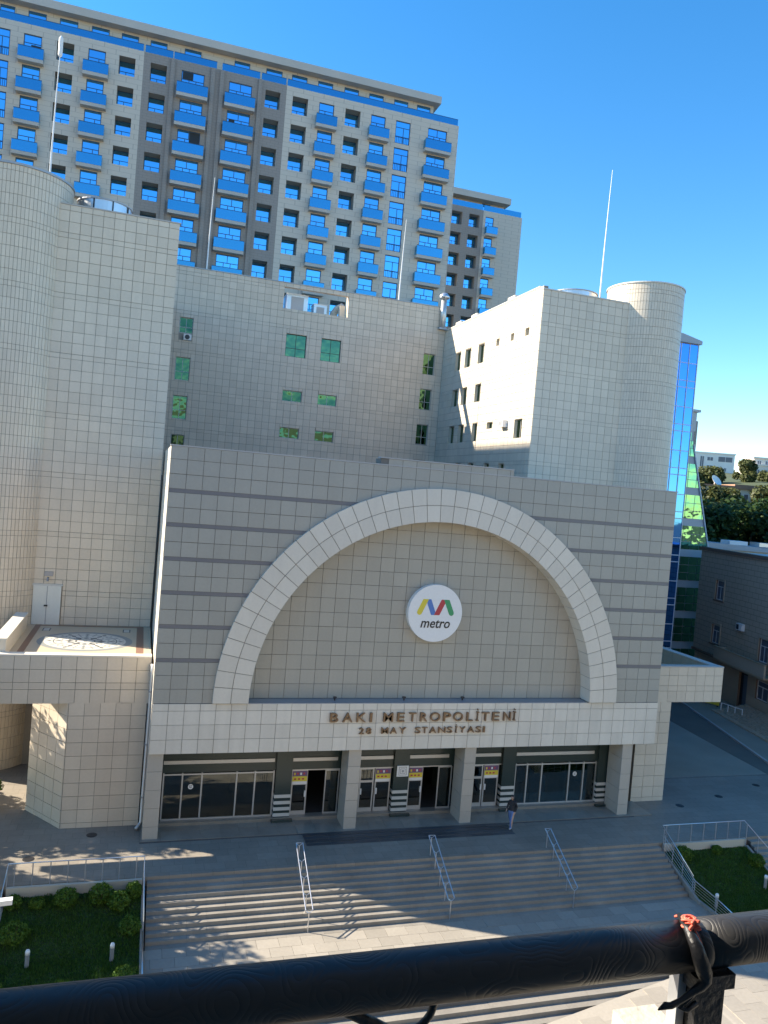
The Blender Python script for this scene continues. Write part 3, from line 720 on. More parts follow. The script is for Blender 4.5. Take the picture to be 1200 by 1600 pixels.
# round metro sign
ms = thing('round_sign', 'round white sign with a four-coloured M emblem and the word metro', 'sign', (13.5, .4, 10.8))
DX, DZ, DR = 13.5, 10.81, 1.46
MB().xprism(arc(DX, DZ, DR, 0, 360, 64)[:-1], .42, .76).build('disc', 'sign_white', ms)
MB().xprism(arc(DX, DZ, .5, 0, 360, 16)[:-1], .758, .8).build('bracket', 'dark_metal', ms)
def stroke(x0, z0, x1, z1, w_, cap0, cap1, y, mt, nm):
    # slanted bar with horizontal ends, or one rounded end
    d = Vector((x1-x0, z1-z0)).normalized(); n = Vector((d.y, -d.x)); h = w_/2
    hx = h/abs(n.x) if abs(n.x) > .1 else h
    def end(x, z, cp, s):
        if cp: 
            base = math.atan2(d.y*s, d.x*s); c = (x-d.x*s*h, z-d.y*s*h)
            return [(c[0]+h*math.cos(base+t), c[1]+h*math.sin(base+t)) for t in [R(-90+22.5*i) for i in range(9)]]
        return [(x+hx*s*(1 if d.y > 0 else -1), z), (x-hx*s*(1 if d.y > 0 else -1), z)]
    poly = end(x1, z1, cap1, 1)+end(x0, z0, cap0, -1)
    ar = sum(poly[i][0]*poly[(i+1) % len(poly)][1]-poly[(i+1) % len(poly)][0]*poly[i][1] for i in range(len(poly)))
    if ar < 0: poly = poly[::-1]
    MB().xprism(poly, y, .42).build(nm, mt, ms)
ZT, ZB = 11.52, 10.72
stroke(12.58, ZB, 12.94, ZT, .27, True, False, .412, 'yellow', 'emblem_stroke')
stroke(13.07, ZT, 13.41, ZB, .27, False, False, .415, 'blue', 'emblem_stroke')
stroke(13.57, ZB, 13.93, ZT, .27, False, False, .412, 'red', 'emblem_stroke')
stroke(14.06, ZT, 14.42, ZB, .27, False, True, .409, 'green', 'emblem_stroke')
def letter(ch, x0, x1, z0, h, y, mt, parent, ext=.03, bold=.005, shear=0., name='letter'):
    cu = bpy.data.curves.new('letter', 'FONT'); cu.body = ch; cu.extrude = ext; cu.offset = bold; cu.shear = shear; cu.resolution_u = 3; cu.size = 1
    o = bpy.data.objects.new('letter', cu); COL.objects.link(o); dg = bpy.context.evaluated_depsgraph_get(); dg.update()
    me = bpy.data.meshes.new_from_object(o.evaluated_get(dg)); bpy.data.objects.remove(o); bpy.data.curves.remove(cu)
    vx = [v.co.x for v in me.vertices]; vy = [v.co.y for v in me.vertices]
    if not vx: return
    w_ = max(vx)-min(vx); sx = (x1-x0)/w_
    hcap = .7 if ch.isupper() or ch.isdigit() else None
    sz = h/(hcap or (max(vy)-min(vy)))
    mx_, my = min(vx), (0 if hcap else min(vy))
    for v in me.vertices: v.co = (x0+(v.co.x-mx_)*sx, y-v.co.z, z0+(v.co.y-my)*sz)
    me.materials.clear(); me.materials.append(M[mt])
    for p in me.polygons: p.material_index = 0
    return link(name, me, parent)
letter('metro', 12.74, 14.34, 10.06, .42, .413, 'black', ms, .006, .012, .22, 'word')
tx = thing('station_lettering', 'bronze raised letters spelling the station name on the pale band', 'sign', (13.3, -.1, 4.85))
r1 = [8.29,8.71,8.92,9.42,9.62,10.11,10.3,10.42,11.0,11.5,11.72,12.1,12.34,12.71,12.93,13.32,13.47,14.01,14.18,14.59,14.73,15.26,15.46,15.81,16.0,16.13,16.31,16.72,16.9,17.3,17.53,17.95,18.1,18.23]
for i, ch in enumerate('BAKIMETROPOLİTENİ'): letter(ch, r1[2*i], r1[2*i+1], 5.44, .46, -.13, 'bronze', tx, .06)
r2_ = [9.81,10.06,10.17,10.44,10.95,11.31,11.42,11.77,11.88,12.24,12.72,13.02,13.1,13.38,13.5,13.86,13.97,14.36,14.45,14.74,14.9,15.0,15.13,15.45,15.58,15.95,16.04,16.34,16.45,16.55]
for i, ch in enumerate('28MAYSTANSİYASI'): letter(ch, r2_[2*i], r2_[2*i+1], 4.84, .31, -.12, 'bronze', tx, .05)

# ------------------------------------------------------------------ wings
lw = thing('terrace_wing', 'cream tiled terrace wing on a pier with a mosaic floor beside the tower', 'building', (-3.5, 1.7, 0))
MB().prism([(-3.62,1.73),(-.22,1.73),(-.22,9),(-5.38,9),(-5.38,4.02)], 0, 7.4).build('pier_body', 'grout_l', lw)
rowsW = [0, .25, .87, 1.5, 2.13, 2.76, 3.39, 4.02, 4.65, 5.27, 5.9]
tiles(lw, grid_cells(frange(-3.64, -.2, .68), rowsW), (0, 1.73, 0), 0, 't_cream', 300, .022, .03, 'pier_tile')
ang = math.atan2(1.7-4.0, -3.64+5.4); la = math.hypot(1.76, 2.3)
tiles(lw, grid_cells(frange(0, la, .72), rowsW), (-5.4, 4.0, 0), ang, 't_cream', 300, .022, .025, 'pier_tile')
MB().box(-12, -.14, 1.73, 2.15, 5.86, 8.02).build('front_beam', 'grout_l', lw)
tiles(lw, grid_cells(frange(-12, -.12, .66), [5.84, 6.5, 6.82, 7.42, 8.02]), (0, 1.73, 0), 0, 't_cream', 300, .022, .03, 'beam_tile')
MB().box(-12, -.13, 1.68, 2.2, 8.02, 8.10).build('coping', 't_arch', lw)
MB().box(-7.05, -.13, 2.15, 10.15, 7.4, 7.85).build('terrace_slab', 'mos_bg', lw)
MB().box(-7.05, -6.52, 2.2, 9.0, 7.85, 8.62).build('side_parapet', 't_cream', lw); MB().box(-7.08, -6.49, 2.2, 9.02, 8.62, 8.7).build('parapet_coping', 't_arch', lw)
# mosaic floor, laid in thin sheets
MC = (-3.35, 5.95); zf_ = 7.85
def ring(nm, mt, r0, r1, dz, seg=48):
    mb = MB()
    for i in range(seg):
        a, b = 2*math.pi*i/seg, 2*math.pi*(i+1)/seg
        mb.face([(MC[0]+r*math.cos(t), MC[1]+r*math.sin(t), zf_+dz) for r, t in ((r0, a), (r1, a), (r1, b), (r0, b))])
    mb.build(nm, mt, lw)
ring('mosaic_ring', 'mos_grey', 1.98, 2.3, .004); ring('mosaic_ring', 'mos_white', 1.88, 1.97, .004); ring('mosaic_field', 'mos_white', .001, 1.86, .004)
ring('mosaic_ring', 'mos_dark', .42, .5, .008); ring('mosaic_ring', 'mos_dark', .02, .1, .008); ring('mosaic_ring', 'mos_dark', 1.5, 1.55, .008)
for k in range(12):
    a = k*math.pi/6; mb = MB()
    for (ra, wa), (rb, wb) in (((.5, .02), (.75, .16)), ((.75, .16), (1.0, .02)), ((1.05, .02), (1.25, .1)), ((1.25, .1), (1.48, .02)), ((1.58, .01), (1.7, .12)), ((1.7, .12), (1.84, .02))):
        q = lambda r, s: (MC[0]+r*math.cos(a)-s*math.sin(a), MC[1]+r*math.sin(a)+s*math.cos(a), zf_+.008)
        mb.face([q(ra, -wa), q(rb, -wb), q(rb, wb), q(ra, wa)])
    mb.build('mosaic_petal', ('mos_dark', 'mos_grey')[k % 2], lw)
mb = MB()
for k in range(12):
    a = (k+.5)*math.pi/6
    for r in (.8, 1.15, 1.4, 1.7):
        c = (MC[0]+r*math.cos(a), MC[1]+r*math.sin(a)); s = .07
        mb.face([(c[0]-s, c[1], zf_+.008), (c[0], c[1]-s, zf_+.008), (c[0]+s, c[1], zf_+.008), (c[0], c[1]+s, zf_+.008)])
mb.build('mosaic_dots', 'mos_dark', lw)
MB().box(-.86, -.5, 2.2, 10.1, zf_, zf_+.004).box(-6.2, -5.9, 2.2, 10.1, zf_, zf_+.004).box(-5.9, -.86, 9.75, 10.0, zf_, zf_+.004).build('mosaic_border', 'mos_brown', lw)
for x in (-5.5, -1.4):
    MB().box(x-.2, x+.2, 8.4, 9.2, zf_+.0, zf_+.004).build('mosaic_panel', 'mos_dark', lw)
    for k in range(4): MB().box(x-.14, x+.14, 8.46+.18*k, 8.58+.18*k, zf_+.004, zf_+.008).build('mosaic_inlay', 'mos_white', lw)
dp = thing('drain_pipe', 'grey rain pipe running down between the wing and the station front', 'pipe', (-.1, 1.5, 0))
MB().tube([(-.12,1.62,7.7),(-.08,1.35,7.75),(-.08,1.3,7.5),(-.09,1.3,.35),(-.2,1.2,.18),(-.3,1.05,.12)], .075, 12).build('pipe', 'alu', dp, smooth=True)
for z in (1.5, 4, 6.5): MB().box(-.18, .0, 1.2, 1.45, z, z+.06).build('bracket', 'grey_metal', dp)
rw = thing('terrace_wing', 'cream tiled terrace wing on a pier beside the side street', 'building', (30, 1.7, 0))
MB().box(27.1, 29.27, 1.73, 6.5, 0, 5.9).build('pier_body', 'grout_l', rw)
tiles(rw, grid_cells(frange(27.08, 29.3, .72), rowsW), (0, 1.73, 0), 0, 't_cream', 300, .022, .03, 'pier_tile')
MB().box(27.05, 32.77, 1.73, 2.1, 5.86, 7.9).build('front_beam', 'grout_l', rw); MB().box(27.05, 32.4, 2.1, 12.9, 6.6, 7.05).build('terrace_slab', 'mos_bg', rw)
tiles(rw, grid_cells(frange(27.05, 32.8, .64), [5.84, 6.5, 6.82, 7.42, 7.92]), (0, 1.73, 0), 0, 't_cream', 300, .022, .03, 'beam_tile')
MB().box(32.3, 32.77, 2.1, 13, 5.86, 7.9).build('side_parapet', 't_grey', rw)
tiles(rw, grid_cells(frange(0, 10.6, .9), [7.05, 7.5, 7.9]), (32.3, 12.8, 0), -math.pi/2, 't_grey', 300, .02, .02, 'parapet_tile')
MB().box(27.05, 32.82, 1.68, 2.14, 7.92, 7.98).box(32.25, 32.81, 2.15, 13, 7.9, 7.965).build('coping', 'kerb', rw)

# ------------------------------------------------------------------ towers
def cyl_tiles(parent, c, r, z0, z1, rows, a0, a1, n, mt):
    mb = MB(); t_ = .025
    for k in range(n):
        aa, ab = R(a0+(a1-a0)*k/n)+.006/r*1.6, R(a0+(a1-a0)*(k+1)/n)-.006/r*1.6
        for j in range(len(rows)-1):
            za, zb_ = rows[j]+.011, rows[j+1]-.011
            pts = [(c[0]+rr*math.cos(t), c[1]+rr*math.sin(t), z) for rr in (r, r+t_) for z in (za, zb_) for t in (aa, ab)]
            b = len(mb.v); mb.v += pts
            for q in ((4,5,7,6),(0,4,6,2),(5,1,3,7),(6,7,3,2),(4,0,1,5)): mb.f.append(tuple(b+i for i in q)); mb.m.append(0)
    o = mb.build('curved_tile_field', mt, parent); o['kind'] = 'stuff'
lt = thing('tiled_tower', 'cream tiled tower with a rounded corner rising over the mosaic terrace', 'building', (-5, 10.2, 0))
MB().box(-8.6, -.18, 10.23, 31.9, 0, 30.93).build('tower_body', 'grout_l', lt)
MB().lathe([(2.78, 0), (2.78, 32.15)], 64, (-8.8, 11.75)).build('round_corner', 'grout_l', lt)
MB().box(-8.75, -6.6, 11.75, 31.9, 0, 30.9).build('tower_side', 't_cream', lt)
rl = storey_rows(0, 32.15, top=22.6)
cyl_tiles(lt, (-8.8, 11.75), 2.78, 0, 32.15, rl, -150, 10, 40, 't_cream')
MB().lathe([(2.86, 32.15), (2.86, 32.27)], 64, (-8.8, 11.75)).build('round_coping', 'grey_metal', lt)
rf = storey_rows(7.85, 30.95, top=22.6)
dh = [(-6.5, -4.98, 7.85, 10.08)]
tiles(lt, grid_cells(frange(-6.55, -.15, .6), rf, dh), (0, 10.23, 0), 0, 't_cream', 300, .024, .03, 'tile')
MB().box(-6.6, -.1, 10.17, 10.7, 30.95, 31.02).build('coping', 'kerb', lt)
dr = MB().box(-6.46, -5.02, 10.1, 10.2, 7.86, 10.02).build('door', 'white_paint', lt)
MB().box(-5.76, -5.72, 10.09, 10.1, 7.88, 10.0).build('leaf_gap', 'grey_metal', dr); MB().box(-5.86, -5.68, 10.02, 10.09, 8.88, 8.96).build('handle', 'black', dr)
MB().box(-6.52, -4.96, 10.12, 10.21, 10.02, 10.12).build('door_lintel', 'white_stone', dr)
MB().tube([(-5.75, 10.2, 10.45), (-5.75, 10.05, 10.45), (-5.75, 9.95, 10.3)], .05, 8).box(-5.95, -5.5, 10.12, 10.2, 10.55, 10.8).build('wall_lamp', 'grey_metal', lt)
tk = thing('roof_drum', 'shiny round metal drum on the roof of the tower above the terrace', 'roof drum', (-4.4, 13, 31))
MB().lathe([(1.5, 30.9), (1.5, 32.05)], 40, (-4.4, 13.2)).build('drum', 'galv', tk, smooth=False)
MB().lathe([(1.56, 32.05), (1.56, 32.12)], 40, (-4.4, 13.2)).build('rim', 'grey_metal', tk)
for a in (250, 290, 330): MB().box(-.05, .05, -.03, .03, 30.95, 32.05).build('seam', 'dark_metal', tk, loc=(-4.4+1.5*math.cos(R(a)), 13.2+1.5*math.sin(R(a)), 0), rz=R(a))

mbld = thing('office_block', 'beige tiled block with small green windows set back behind the arch', 'building', (12.5, 32, 0))
mwin = [(.85,1.96,28.07,29.99),(.75,1.95,24.71,26.64),(.76,1.94,21.44,23.40),(.83,1.93,18.2,20.10),(9.92,11.73,27.88,29.86),(13.08,14.87,27.88,29.86),(9.97,11.70,23.97,24.92),(13.15,14.87,23.97,24.92),(9.96,11.69,20.72,21.65),(13.14,14.84,20.72,21.65),(22.79,23.92,27.88,29.81),(22.72,23.85,24.62,26.53),(22.68,23.81,21.37,23.24),(22.6,23.75,18.1,19.95)]
gap_ = (9.45, 15.25, 32.0, 33.85)
HOLES = mwin+[gap_]
wall('wall', ['grout_l', 't_mid'], mbld, (0, 32.0, 0), 0, -.1, 24.68, 0, 34.2, HOLES, .35)
MB().box(-.1, 24.68, 32.36, 50, 0, 31.9).build('block_body', 't_mid', mbld)
MB().box(-.1, 9.4, 32.36, 33, 31.9, 34.15).box(15.3, 24.68, 32.36, 33, 31.9, 34.15).build('roof_parapet', 't_mid', mbld)
rm = storey_rows(16.5, 34.2, top=27.0)
tiles(mbld, grid_cells(frange(-.1, 24.68, .6), rm, HOLES), (0, 32.0, 0), 0, 't_mid', 300, .024, .03, 'tile', near=lambda a: a[2] > 19.8)
MB().box(-.1, 24.68, 31.93, 32.5, 34.2, 34.28).build('coping', 'grey_metal', mbld)
for i, q in enumerate(mwin):
    wide = q[1]-q[0] > 1.5; gm = 'g_mid' if i in (4, 5) else 'g_dark'
    bars = (('v', .5, 0, 1),) if wide and q[3]-q[2] < 1.3 else (('v', .5, 0, 1), ('h', .38, 0, 1))
    z0 = q[2]+.62 if i == 0 else q[2]
    window(mbld, (0, 32, 0), 0, q[0], q[1], z0, q[3], .16, 'dark_metal' if i in (4, 5) else 'grey_metal', gm, bars, .05)
ac = thing('window_air_conditioner', 'small air conditioner sitting under the top window beside the tower', 'air conditioner', (1.5, 32.0, 28.1))
MB().box(1.25, 1.9, 31.85, 32.35, 28.1, 28.6).build('case', 'white_metal', ac); MB().lathe([(.2, 0), (.2, .02)], 16).build('fan_grille', 'dark_metal', ac, loc=(1.55, 31.85, 28.35)).rotation_euler = (R(90), 0, 0)
MB().box(.85, 1.96, 32.18, 32.3, 28.07, 28.69).build('window_panel', 'a_rev', mbld)
def ac_unit(x, y, z, w_, d_, h_, label, rz=0):
    t = thing('roof_air_unit', label, 'air unit', (x, y, z), rz, 'air handling units in the roof gap')
    k = [MB().box(-w_/2, w_/2, -d_/2, d_/2, .15, h_).build('case', 'galv', None), MB().box(-w_/2-.03, w_/2+.03, -d_/2-.03, d_/2+.03, h_, h_+.06).build('lid', 'white_metal', None),
         MB().box(-w_/2+.1, -w_/2+.25, -d_/2, d_/2, 0, .15).box(w_/2-.25, w_/2-.1, -d_/2, d_/2, 0, .15).build('feet', 'dark_metal', None), MB().box(-w_*.3, w_*.3, -d_/2-.02, -d_/2, .3, h_-.2).build('grille', 'grey_metal', None)]
    for o in k: o.parent = t
ac_unit(10.9, 34.2, 31.9, 1.9, 1.6, 1.75, 'larger silver roof air unit in the parapet gap')
ac_unit(13.1, 34.4, 31.9, 1.2, 1.3, 1.25, 'smaller silver roof air unit in the parapet gap')
duct = thing('roof_duct', 'cream bent duct beside the roof air units', 'duct', (14.6, 34.2, 31.9))
MB().tube([(14.5, 34.4, 31.85), (14.5, 34.4, 32.7), (14.75, 34.2, 33.1), (15.1, 33.6, 33.3)], [.35, .35, .33, .3], 12).build('pipe', 'plaster', duct, smooth=True)
MB().box(14.75, 15.2, 33.0, 33.6, 31.85, 33.2).build('cover', 'plaster', duct)
ch = thing('roof_flue', 'pale metal flue pipe with a cap at the corner of the beige block', 'flue', (24.1, 32.3, 33))
MB().lathe([(.26, 32.2), (.26, 35.05)], 16, (24.25, 31.75)).build('pipe', 'alu', ch, smooth=True); MB().lathe([(.46, 35.0), (.5, 35.2), (.25, 35.5)], 16, (24.25, 31.75)).build('cap', 'galv', ch, smooth=True)
MB().box(23.9, 24.6, 31.5, 32.0, 32.15, 32.3).build('bracket', 'grey_metal', ch)

rtw = thing('tiled_tower', 'ivory tiled tower with sunlit side wall and a round stair turret', 'building', (29, 13.2, 0))
rwin = [(27.57,28.76,27.98,29.55),(25.35,26.60,27.98,29.55),(22.64,23.82,27.98,29.55),(19.87,20.39,28.93,29.47),(17.35,17.86,28.93,29.47),(14.94,15.51,28.93,29.47),(27.65,28.88,24.78,26.25),(25.55,26.73,24.78,26.25),(22.67,23.85,24.78,26.25),(27.71,28.94,21.5,23.0),(25.55,26.81,21.5,23.0),(22.73,23.76,21.5,23.0),(19.81,20.89,22.4,22.92),(14.79,16.01,21.45,22.85),(19.82,20.80,19.0,19.66),(17.15,18.15,19.0,19.61),(22.83,23.95,19.0,19.70),(25.6,26.7,19.0,19.7),(27.7,28.8,19.0,19.7)]
rh = [(32-b, 32-a, c, d) for a, b, c, d in rwin]
RX, RY = 24.72, 13.25
wall('side_wall', ['grout_l', 't_right'], rtw, (RX, 32, 0), -math.pi/2, 0, 32-RY, 0, 32.1, rh, .32)
MB().box(RX+.33, 34, RY+.02, 34, 0, 31.7).build('tower_body', 'grout_l', rtw)
rr_ = storey_rows(17.5, 32.1, top=26.05)
tiles(rtw, grid_cells(frange(0, 32-RY, .6), rr_, rh), (RX, 32, 0), -math.pi/2, 't_right', 0, .024, .03, 'side_tile')
tiles(rtw, grid_cells(frange(RX-.02, 31.75, .6), storey_rows(17.5, 31.85, top=26.05)), (0, RY+.02, 0), 0, 't_right', 300, .024, .03, 'tile')
for q in rh: window(rtw, (RX, 32, 0), -math.pi/2, q[0], q[1], q[2], q[3], .18, 'alu', 'g_dark', (('v', .5, 0, 1),) if q[1]-q[0] > .8 else (), .05)
MB().box(RX-.06, 32, RY-.06, RY+.5, 31.85, 31.93).box(RX-.06, RX+.45, RY+.5, 32, 32.1, 32.18).build('coping', 'white_stone', rtw)
MB().lathe([(2.78, 0), (2.78, 33.35)], 64, (34.0, 14.75)).build('round_turret', 'grout_l', rtw)
cyl_tiles(rtw, (34.0, 14.75), 2.78, 0, 33.35, storey_rows(6, 33.35, top=26.05), -200, 20, 54, 't_right')
MB().lathe([(2.86, 33.35), (2.86, 33.45)], 64, (34.0, 14.75)).build('turret_coping', 'white_stone', rtw)
tk2 = thing('roof_drum', 'shiny round metal drum on the roof of the tower with the turret', 'roof drum', (29, 16, 31.7))
MB().lathe([(1.75, 31.7), (1.75, 32.75)], 40, (29.0, 16.6)).build('drum', 'galv', tk2); MB().lathe([(1.8, 32.75), (1.8, 32.82)], 40, (29.0, 16.6)).build('rim', 'grey_metal', tk2)
ac2 = thing('window_air_conditioner', 'white air conditioner box fixed on the sunlit tower wall', 'air conditioner', (24.6, 17.6, 22.4))
MB().box(24.3, 24.7, 17.2, 18.05, 22.35, 22.88).build('case', 'white_metal', ac2); MB().box(24.285, 24.3, 17.3, 17.6, 22.42, 22.8).box(24.285, 24.3, 17.66, 17.95, 22.42, 22.8).build('grille', 'grey_metal', ac2)
for y, lb in ((25.5, 'middle one of three low pale roof vents on the sunlit tower edge'), (18.5, 'low pale roof vent on the sunlit tower edge closest to the street corner'), (29, 'low pale roof vent on the sunlit tower edge beside the flue')):
    o = MB().box(24.75, 25.1, y-.6, y+.6, 32.17, 32.45).build('roof_vent', 'plaster'); tag(o, lb, 'vent', 'roof vents on the ivory tower')
def mast(x, y, z0, z1, label, r0=.06, lamp=False):
    t = thing('roof_mast', label, 'mast', (x, y, z0)); n = 6
    MB().tube([(x+.12*i/n*(i/n), y, z0+(z1-z0)*i/n) for i in range(n+1)], [r0*(1-.75*i/n) for i in range(n+1)], 8).build('pole', 'white_metal', t)
    MB().box(x-.2, x+.2, y-.2, y+.2, z0-.02, z0+.08).build('base', 'grey_metal', t)
    if lamp: MB().lathe([(.05, z1-1.2), (.12, z1-1.1), (.12, z1-.15), (.03, z1)], 12, (x+.1, y)).build('tip_lamp', 'white_metal', t)
mast(31.5, 17, 31.7, 42.9, 'thin tall mast on the roof beside the round turret', .07)
mast(-7.5, 13.2, 32.15, 41.3, 'white mast with a thick bright tip on the rounded tower', .06, True)
mast(2.8, 33.6, 31.9, 42.6, 'pale mast on the beige block against the grey part of the apartments', .08)
mast(20.4, 33.6, 31.9, 42.2, 'pale mast on the beige block near the french window column', .08)

# ------------------------------------------------------------------ apartment blocks behind
def apartments(t, Y, cols, rows, T0, per, x_l, x_r, ztop, bands, open_set=(), body_depth=16):
    """cols: (kind, x0, x1, b0, b1); bands: (x0, x1, material)"""
    holes = []
    for kd, a, b, *_ in cols:
        for k in range(rows):
            T = T0-per*k
            holes.append((a, b, T-1.95, T) if kd == 'log' else (a, b, T-2.65, T))
    for xa, xb, mt in bands:
        hs = [h for h in holes if xa <= h[0] < xb]
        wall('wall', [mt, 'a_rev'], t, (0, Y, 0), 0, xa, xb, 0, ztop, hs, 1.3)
    MB().box(x_l, x_r, Y+1.31, Y+body_depth, 0, ztop).build('block_body', bands[0][2], t)
    cache = {}
    for ci, (kd, a, b, *bb) in enumerate(cols):
        for k in range(rows):
            T = T0-per*k; wd = b-a
            if kd == 'log':
                window(t, (0, Y, 0), 0, a, b, T-1.95, T, 1.2, 'b_frame', 'b_glass', (('h', .45, 0, 1), ('v', .42, 0, .45)), .07)
                continue
            if kd == 'fr': bars = (('h', .72, 0, 1), ('v', .56, 0, .72))
            elif wd > 2.2: bars = (('h', .66, 0, 1), ('v', .5, .66, 1), ('v', .34, 0, .66), ('v', .64, 0, .66))
            else: bars = (('h', .68, 0, 1), ('v', .42 if ci % 2 else .62, 0, .68))
            f = window(t, (0, Y, 0), 0, a, b, T-2.65, T, .1, 'b_frame', 'b_glass', bars, .085)
            if (ci, k) in open_set:
                q = open_set[(ci, k)]
                MB().box(a+wd*q[0], a+wd*q[1], .085, .1, 2.65*q[2], 2.65*q[3]).build('open_sash', 'void', f, (0, Y, T-2.65))
            if kd == 'fr':
                rl_ = MB().box(a+.02, b-.02, .02, .05, .8, .86)
                for i in range(9): x = a+.05+(wd-.1)*i/8; rl_.box(x-.012, x+.012, .025, .045, .05, .8)
                rl_.build('window_guard', 'b_frame', t, (0, Y, T-2.65)); continue
            b0, b1 = bb; key = (round(b1-b0, 2))
            if key not in cache:
                w_ = b1-b0
                cache[key] = (MB().box(0, w_, -.75, .02, -.02, .34).mesh('balcony', 'a_slab'),
                              MB().box(0, w_, -.75, -.72, .36, 1.42).box(0, .03, -.72, .0, .36, 1.42).box(w_-.03, w_, -.72, 0, .36, 1.42).mesh('glass_panel', 'b_balc'),
                              MB().box(-.02, w_+.02, -.78, -.71, 1.42, 1.47).mesh('balcony_rail', 'b_frame'))
            s_ = link('balcony', cache[key][0], t, (b0, Y, T-3.05)); link('glass_panel', cache[key][1], s_, (b0, Y, T-3.05)); link('balcony_rail', cache[key][2], s_, (b0, Y, T-3.05))
apt = thing('apartment_building', 'tall cream and brown-grey apartment block with bright blue windows and balconies', 'building', (0, 54, 0))
cols = [('log',-22.4,-20.7),('fr',-19.1,-17.45),('bal',-16.17,-14.43,-16.55,-14.1),('log',-12.99,-11.3),('bal',-9.89,-8.15,-10.3,-7.76),('log',-6.79,-5.14),('log',-3.56,-1.87),('bal',-.29,2.17,-.73,2.59),('bal',4.85,7.42,4.43,7.78),('log',8.93,10.63),('log',12.06,13.84),('bal',15.17,16.95,14.83,17.27),('log',18.31,20.14),('bal',21.45,23.24,21.16,23.62),('fr',24.55,26.39),('bal',28.65,31.09,28.22,31.52)]
opn = {(2,0):(.42,.95,.02,.62), (7,0):(.05,.5,.68,.97), (7,2):(.52,.97,.05,.97), (8,1):(.1,.34,.3,.66), (7,4):(.6,.95,.05,.5), (8,3):(.36,.62,.05,.5), (8,1.5):(.1,.3,.3,.6), (7,5):(.55,.95,.05,.5)}
apartments(apt, 54, cols, 9, 61.0, 3.19, -33, 32.55, 62.0, [(-33, -4.3, 'a_cream'), (-4.3, 11.3, 'a_grey'), (11.3, 32.55, 'a_cream')], opn)
for x in (-1.25, 3.05, 4.05, 8.3): MB().box(x-.22, x+.22, 53.78, 54, 0, 61.9).build('wall_rib', 'a_grey', apt)
th = [(-18.91,-17.46),(-16.18,-14.40),(-13.10,-11.26),(-9.89,-8.07),(-6.81,-5.02),(-3.78,-1.99),(-.12,1.72),(5.40,7.18),(9.04,10.92),(12.04,13.87),(15.16,16.97),(18.36,20.14),(21.44,23.26),(24.61,26.41),(27.56,29.30)]
wall('terrace_wall', ['a_cream', 'a_rev'], apt, (0, 55.8, 0), 0, -33, 29.7, 62.0, 64.55, [(a, b, 62.3, 64.3) for a, b in th], .4)
MB().box(-33, 29.7, 56.21, 69, 62.0, 64.5).build('terrace_body', 'a_cream', apt)
for a, b in th: window(apt, (0, 55.8, 0), 0, a, b, 62.3, 64.3, .02, 'b_frame', 'b_glass', (('h', .5, 0, 1), ('v', .55, 0, .5)), .08)
MB().box(-33, 30.3, 54.75, 69, 64.55, 65.4).build('cornice', 'a_slab', apt)
for a, b in ((-33, -4.4), (-4.2, -1.3), (-1.2, 3.4), (4, 8.2), (8.4, 11.2), (11.35, 32.4)):
    MB().box(a, b, 54.05, 54.09, 62.02, 62.75).build('terrace_glass', 'b_balc', apt); MB().box(a, b, 54.03, 54.11, 62.75, 62.8).build('terrace_rail', 'b_frame', apt)
MB().box(32.35, 32.4, 54.1, 68, 62.02, 62.78).build('terrace_glass', 'b_balc', apt)
awg = thing('apartment_wing', 'cream side wing of the tall apartment block beyond the rounded tower', 'building', (-46, 46, 0))
wall('wall', ['a_cream', 'a_rev'], awg, (-33, 54, 0), math.pi/2, -16, 0, 0, 62.7, (), .3)
MB().box(-60, -33.05, 38, 54, 0, 62.65).build('wing_body', 'a_cream', awg); MB().box(-60.3, -32.8, 37.7, 54, 62.7, 63.4).build('cornice', 'a_slab', awg)
apt2 = thing('apartment_building', 'farther apartment block end with dark loggias and one blue balcony column', 'building', (45, 77, 0))
cols2 = [('log',37.6,39.4),('log',41.2,42.95),('log',44.1,45.85),('bal',46.85,48.25,46.85,48.75)]
apartments(apt2, 77, cols2, 7, 60.8, 3.17, 30, 53.1, 61.7, [(30, 46.45, 'a_grey'), (46.45, 53.1, 'a_cream')])
MB().box(30, 50.6, 78.8, 92, 61.7, 63.5).build('terrace_body', 'a_cream', apt2); MB().box(30, 51.1, 77.3, 92, 63.5, 64.45).build('cornice', 'a_slab', apt2)
for a, b in ((30, 46.3), (46.5, 52.9)): MB().box(a, b, 77.05, 77.09, 61.72, 62.55).build('terrace_glass', 'b_balc', apt2)
window(apt2, (0, 78.8, 0), 0, 46.8, 48.2, 61.8, 63.4, -.03, 'b_frame', 'b_glass', (('v', .5, 0, 1),), .07)

